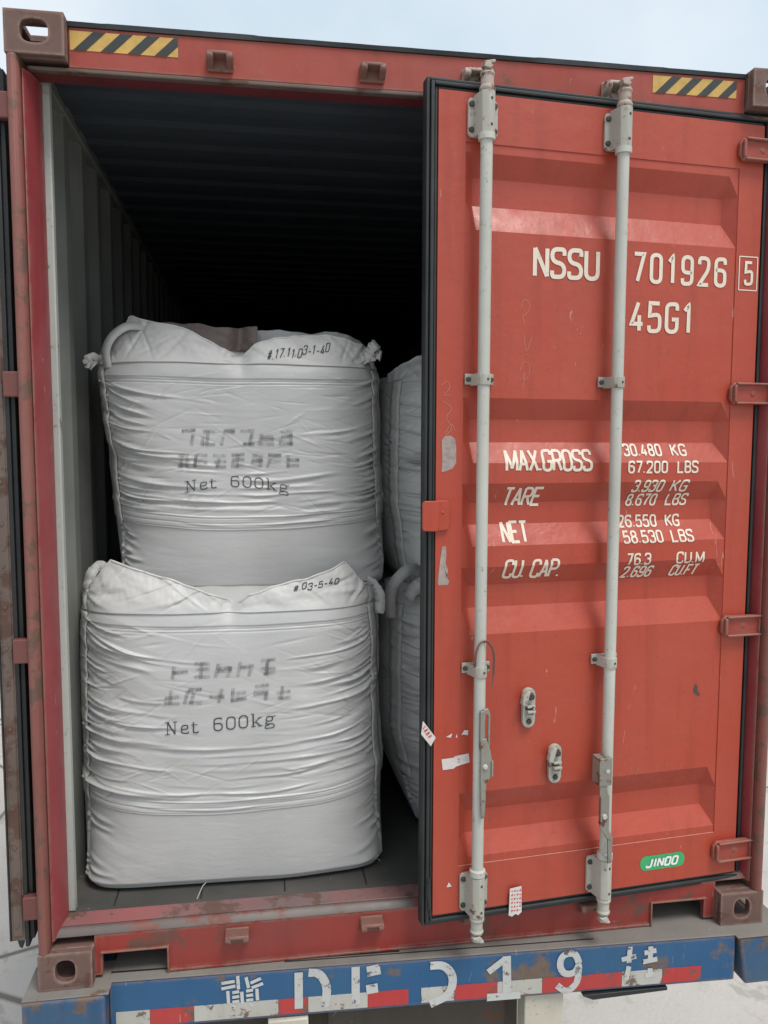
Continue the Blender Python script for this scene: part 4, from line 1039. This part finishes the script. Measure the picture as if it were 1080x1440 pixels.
def serif_net(wr, x0, x1, zc, h, curve, root):
    """'Net 600kg' in a book face: letters with serifs, stencil-printed"""
    wt, wn = h * .105, h * .06; W = x1 - x0
    def F(x, z): X = x0 + x * W; return (X, zc + z * h + curve(X))
    def s(pts, w_=wt, r=0.0):
        pts = [(p[0] * W, p[1] * h) + tuple(p[2:]) for p in pts]; pts = rnd(pts, r * h) if r else [p[:2] for p in pts]
        wr.stroke([(x0 + p[0], zc + p[1] + curve(x0 + p[0])) for p in pts], w_)
    # N
    s([(.015, 0), (.015, 1)], wn); s([(.015, 1), (.082, 0)], wt); s([(.082, 0), (.082, 1)], wn)
    s([(-.008, 1), (.030, 1)], wn); s([(.062, 1), (.102, 1)], wn); s([(-.008, 0), (.038, 0)], wn)
    # e
    s([(.140, .36), (.196, .36), (.196, .68), (.140, .68), (.140, 0), (.196, 0), (.203, .16)], wt * .8, .26)
    # t
    s([(.246, .88), (.246, 0), (.285, 0), (.288, .10)], wt * .9, .18); s([(.225, .66), (.283, .66)], wn)
    rooted(wr.build('printed_word', 'ink', None), root)
    # 6 0 0
    s([(.500, .88), (.490, 1), (.430, 1), (.430, 0), (.502, 0), (.502, .58), (.430, .58)], wt * .85, .36)
    for a in (.543, .655): s([(a, 0), (a + .075, 0), (a + .075, 1), (a, 1), (a, 0)], wt * .85, .42)
    # k
    s([(.782, 0), (.782, 1.05)], wt); s([(.762, 1.05), (.782, 1.05)], wn); s([(.762, 0), (.806, 0)], wn); s([(.842, .66), (.784, .28)], wn); s([(.803, .42), (.846, 0)], wt * .9)
    s([(.826, .68), (.862, .68)], wn); s([(.828, 0), (.868, 0)], wn)
    # g
    s([(.900, .30), (.958, .30), (.958, .68), (.900, .68), (.900, .30)], wt * .75, .2); s([(.955, .64), (.985, .72)], wn)
    s([(.905, .28), (.890, .10), (.970, .04), (.975, -.28), (.890, -.28), (.890, -.05), (.930, .02)], wt * .7, .16)

def faded_rows(I, rows):
    """two rows of blurred, unreadable faded characters"""
    wr = Writer(I['fn'], lift=.0020, step=.006)
    for (x0, x1, zc, h, n) in rows:
        p = (x1 - x0) / n
        for i in range(n):
            a = x0 + p * i + p * .12; b = a + p * .72
            for k in range(random.choice((2, 3, 3))):
                z = zc + h * random.choice((.1, .4, .55, .9)); wr.stroke([(a + random.uniform(0, p * .15), z), (b, z + random.uniform(-.004, .006))], .012)
            for k in range(random.choice((1, 2))):
                x = a + (b - a) * random.choice((.15, .5, .85)); wr.stroke([(x, zc + h * random.uniform(.5, 1)), (x - random.uniform(0, .012), zc)], .012)
        rooted(wr.build('faded_print', 'grey_ink', None), I['root'])

def handwriting(fn, root, s, x0, x1, z0, h, slope=0):
    wr = Writer(fn, lift=.0030, step=.003)
    wr.text(s, x0, x1, z0, h, .0032, slant=.25, jit=.16, rfac=.35, tracking=.55, baseline=lambda X: (X - x0) * slope)
    o = wr.build('handwritten_mark', 'ink', None); rooted(o, root)

FZ = .169
# lower left bag
bA = make_bag('bulk_bag', 'white bulk bag with clear printed weight, standing on the floor in front on the left', .594, .222, FZ, .985, .549, .47,
    ([0, .06, .12, .35, .8, 1], [.965, .98, .985, 1.0, .985, .970]), ([0, .5, 1], [.010, 0, -.006]), 11, .335)
serif_wr = Writer(bA['fn'], lift=.0022, step=.003)
serif_net(serif_wr, .376, .742, .735, .041, lambda X: .05 * (X - .55), bA['root'])
o = serif_wr.build('printed_weight', 'ink', None); rooted(o, bA['root'])
faded_rows(bA, [(.39, .75, .912, .056, 5), (.36, .80, .828, .052, 6)])
cf = collar(bA, [-1.08, -.98, -.86, -.78, -.62, -.35, -.12, -.02, .04, .12, .35, .62, .78, .83, .90, 1.08], [.04, .06, .115, .168, .140, .098, .052, .030, .010, .048, .082, .112, .148, .120, .060, .04], lean=.42)
handwriting(cf, bA['root'], '#.03-5-40', .80, .960, 1.186, .022, .12)
for sd_ in (-1, 1): corner_strap(bA, sd_)
loop(bA, [(.105, .42, 1.08), (.092, .43, 1.17), (.105, .45, 1.235), (.135, .48, 1.25), (.17, .5, 1.19)], .038, crumple=.003)
loop(bA, [(1.115, .36, 1.08), (1.115, .38, 1.15), (1.08, .40, 1.19), (1.03, .44, 1.17)], .040, crumple=.004)
# upper left bag
bB = make_bag('bulk_bag', 'white bulk bag with a blurred printed weight, stacked on top in front on the left', .645, .385, 1.165, .825, .520, .44,
    ([0, .1, .3, .6, 1], [.90, .95, .97, .985, 1.02]), ([0, .5, 1], [.034, .008, -.018]), 23, .34, seam=.92)
serif_wr = Writer(bB['fn'], lift=.0022, step=.003)
serif_net(serif_wr, .440, .800, 1.520, .036, lambda X: .02 * math.sin((X - .43) * 9), bB['root'])
o = serif_wr.build('printed_weight', 'ink', None); rooted(o, bB['root'])
faded_rows(bB, [(.42, .82, 1.682, .054, 6), (.40, .84, 1.606, .048, 7)])
cf = collar(bB, [-1.10, -.98, -.86, -.76, -.60, -.38, -.20, -.06, .02, .10, .25, .45, .62, .82, .92, 1.08], [.035, .045, .080, .168, .140, .122, .072, .030, .018, .062, .088, .104, .110, .082, .078, .055], lean=.5)
handwriting(cf, bB['root'], '#.17.11.03-1-40', .720, .940, 1.975, .034, .16)
collar(bB, [-1.1, -.9, -.6, -.35, -.1, .1, .3, .5, .7, .9, 1.1], [.06, .12, .15, .150, .140, .145, .135, .14, .13, .10, .05], lean=.3, mat='pink_inner', name='inner_liner', inset=.09, seedo=5, hem=False, smin=-.55, smax=.12)
collar(bB, [-1.1, -.6, -.2, 0, .2, .5, .7, .9, 1.1], [.03, .10, .12, .13, .140, .135, .15, .12, .05], lean=.3, name='rear_collar', inset=.16, seedo=9, hem=False, smin=-.5, smax=1.0)
for sd_ in (-1, 1): corner_strap(bB, sd_)
loop(bB, [(.175, .46, 1.95), (.172, .45, 2.01), (.200, .44, 2.06), (.255, .45, 2.095), (.33, .50, 2.09)], .032)
loop(bB, [(.15, .50, 1.98), (.115, .48, 1.985), (.108, .47, 1.965), (.13, .45, 1.955)], .035, crumple=.004, name='strap_end')
loop(bB, [(1.03, .47, 1.985), (1.075, .45, 2.005), (1.105, .44, 2.04), (1.118, .45, 2.052)], .040, crumple=.005)
loop(bB, [(1.06, .46, 1.99), (1.10, .44, 2.01), (1.135, .44, 2.005)], .040, crumple=.005)
# right column, a little deeper inside
bC = make_bag('bulk_bag', 'grey-white bulk bag with a hanging strap, on the floor half behind the shut door', 1.735, .47, FZ, .93, .585, .50,
    ([0, .12, .25, .45, 1], [.80, .875, .94, 1.0, .995]), ([0, .4, 1], [.03, .0, 0]), 37, .37, hi=.8)
corner_strap(bC, -1, frac=.93, v0=.22, v1=.98, wd=.06)
collar(bC, [-1.1, -.9, -.6, -.3, 0, .5, 1.1], [.06, .10, .14, .12, .1, .12, .05], lean=.6)
loop(bC, [(1.185, .53, 1.02), (1.180, .50, 1.13), (1.215, .48, 1.195), (1.27, .50, 1.215), (1.33, .54, 1.16)], .042)
loop(bC, [(1.24, .50, 1.11), (1.30, .48, 1.16), (1.36, .49, 1.15), (1.42, .52, 1.10)], .055, crumple=.005)
bD = make_bag('bulk_bag', 'grey-white bulk bag stacked on top, half behind the shut door', 1.725, .49, 1.125, .83, .570, .48,
    ([0, .08, .2, .5, 1], [.86, .92, .965, 1.0, .985]), ([0, .4, 1], [.02, .0, .0]), 53, .36, hi=.8)
corner_strap(bD, -1, frac=.95, v0=.02, v1=.98, wd=.05)
collar(bD, [-1.1, -.95, -.8, -.6, -.3, 0, .5, 1.1], [.02, .05, .09, .115, .11, .1, .12, .05], lean=.7)
# loose threads at the hems
for root_, pts in ((bA['root'], [(.498, .232, .185), (.486, .215, .182), (.478, .200, .1725), (.470, .150, .172)]), (bA['root'], [(1.08, .33, .19), (1.095, .315, .182), (1.112, .305, .172)])):
    m = MB(); m.tube(pts, .0016, 5); rooted(m.build('loose_thread', 'cord', None, smooth=60), root_)
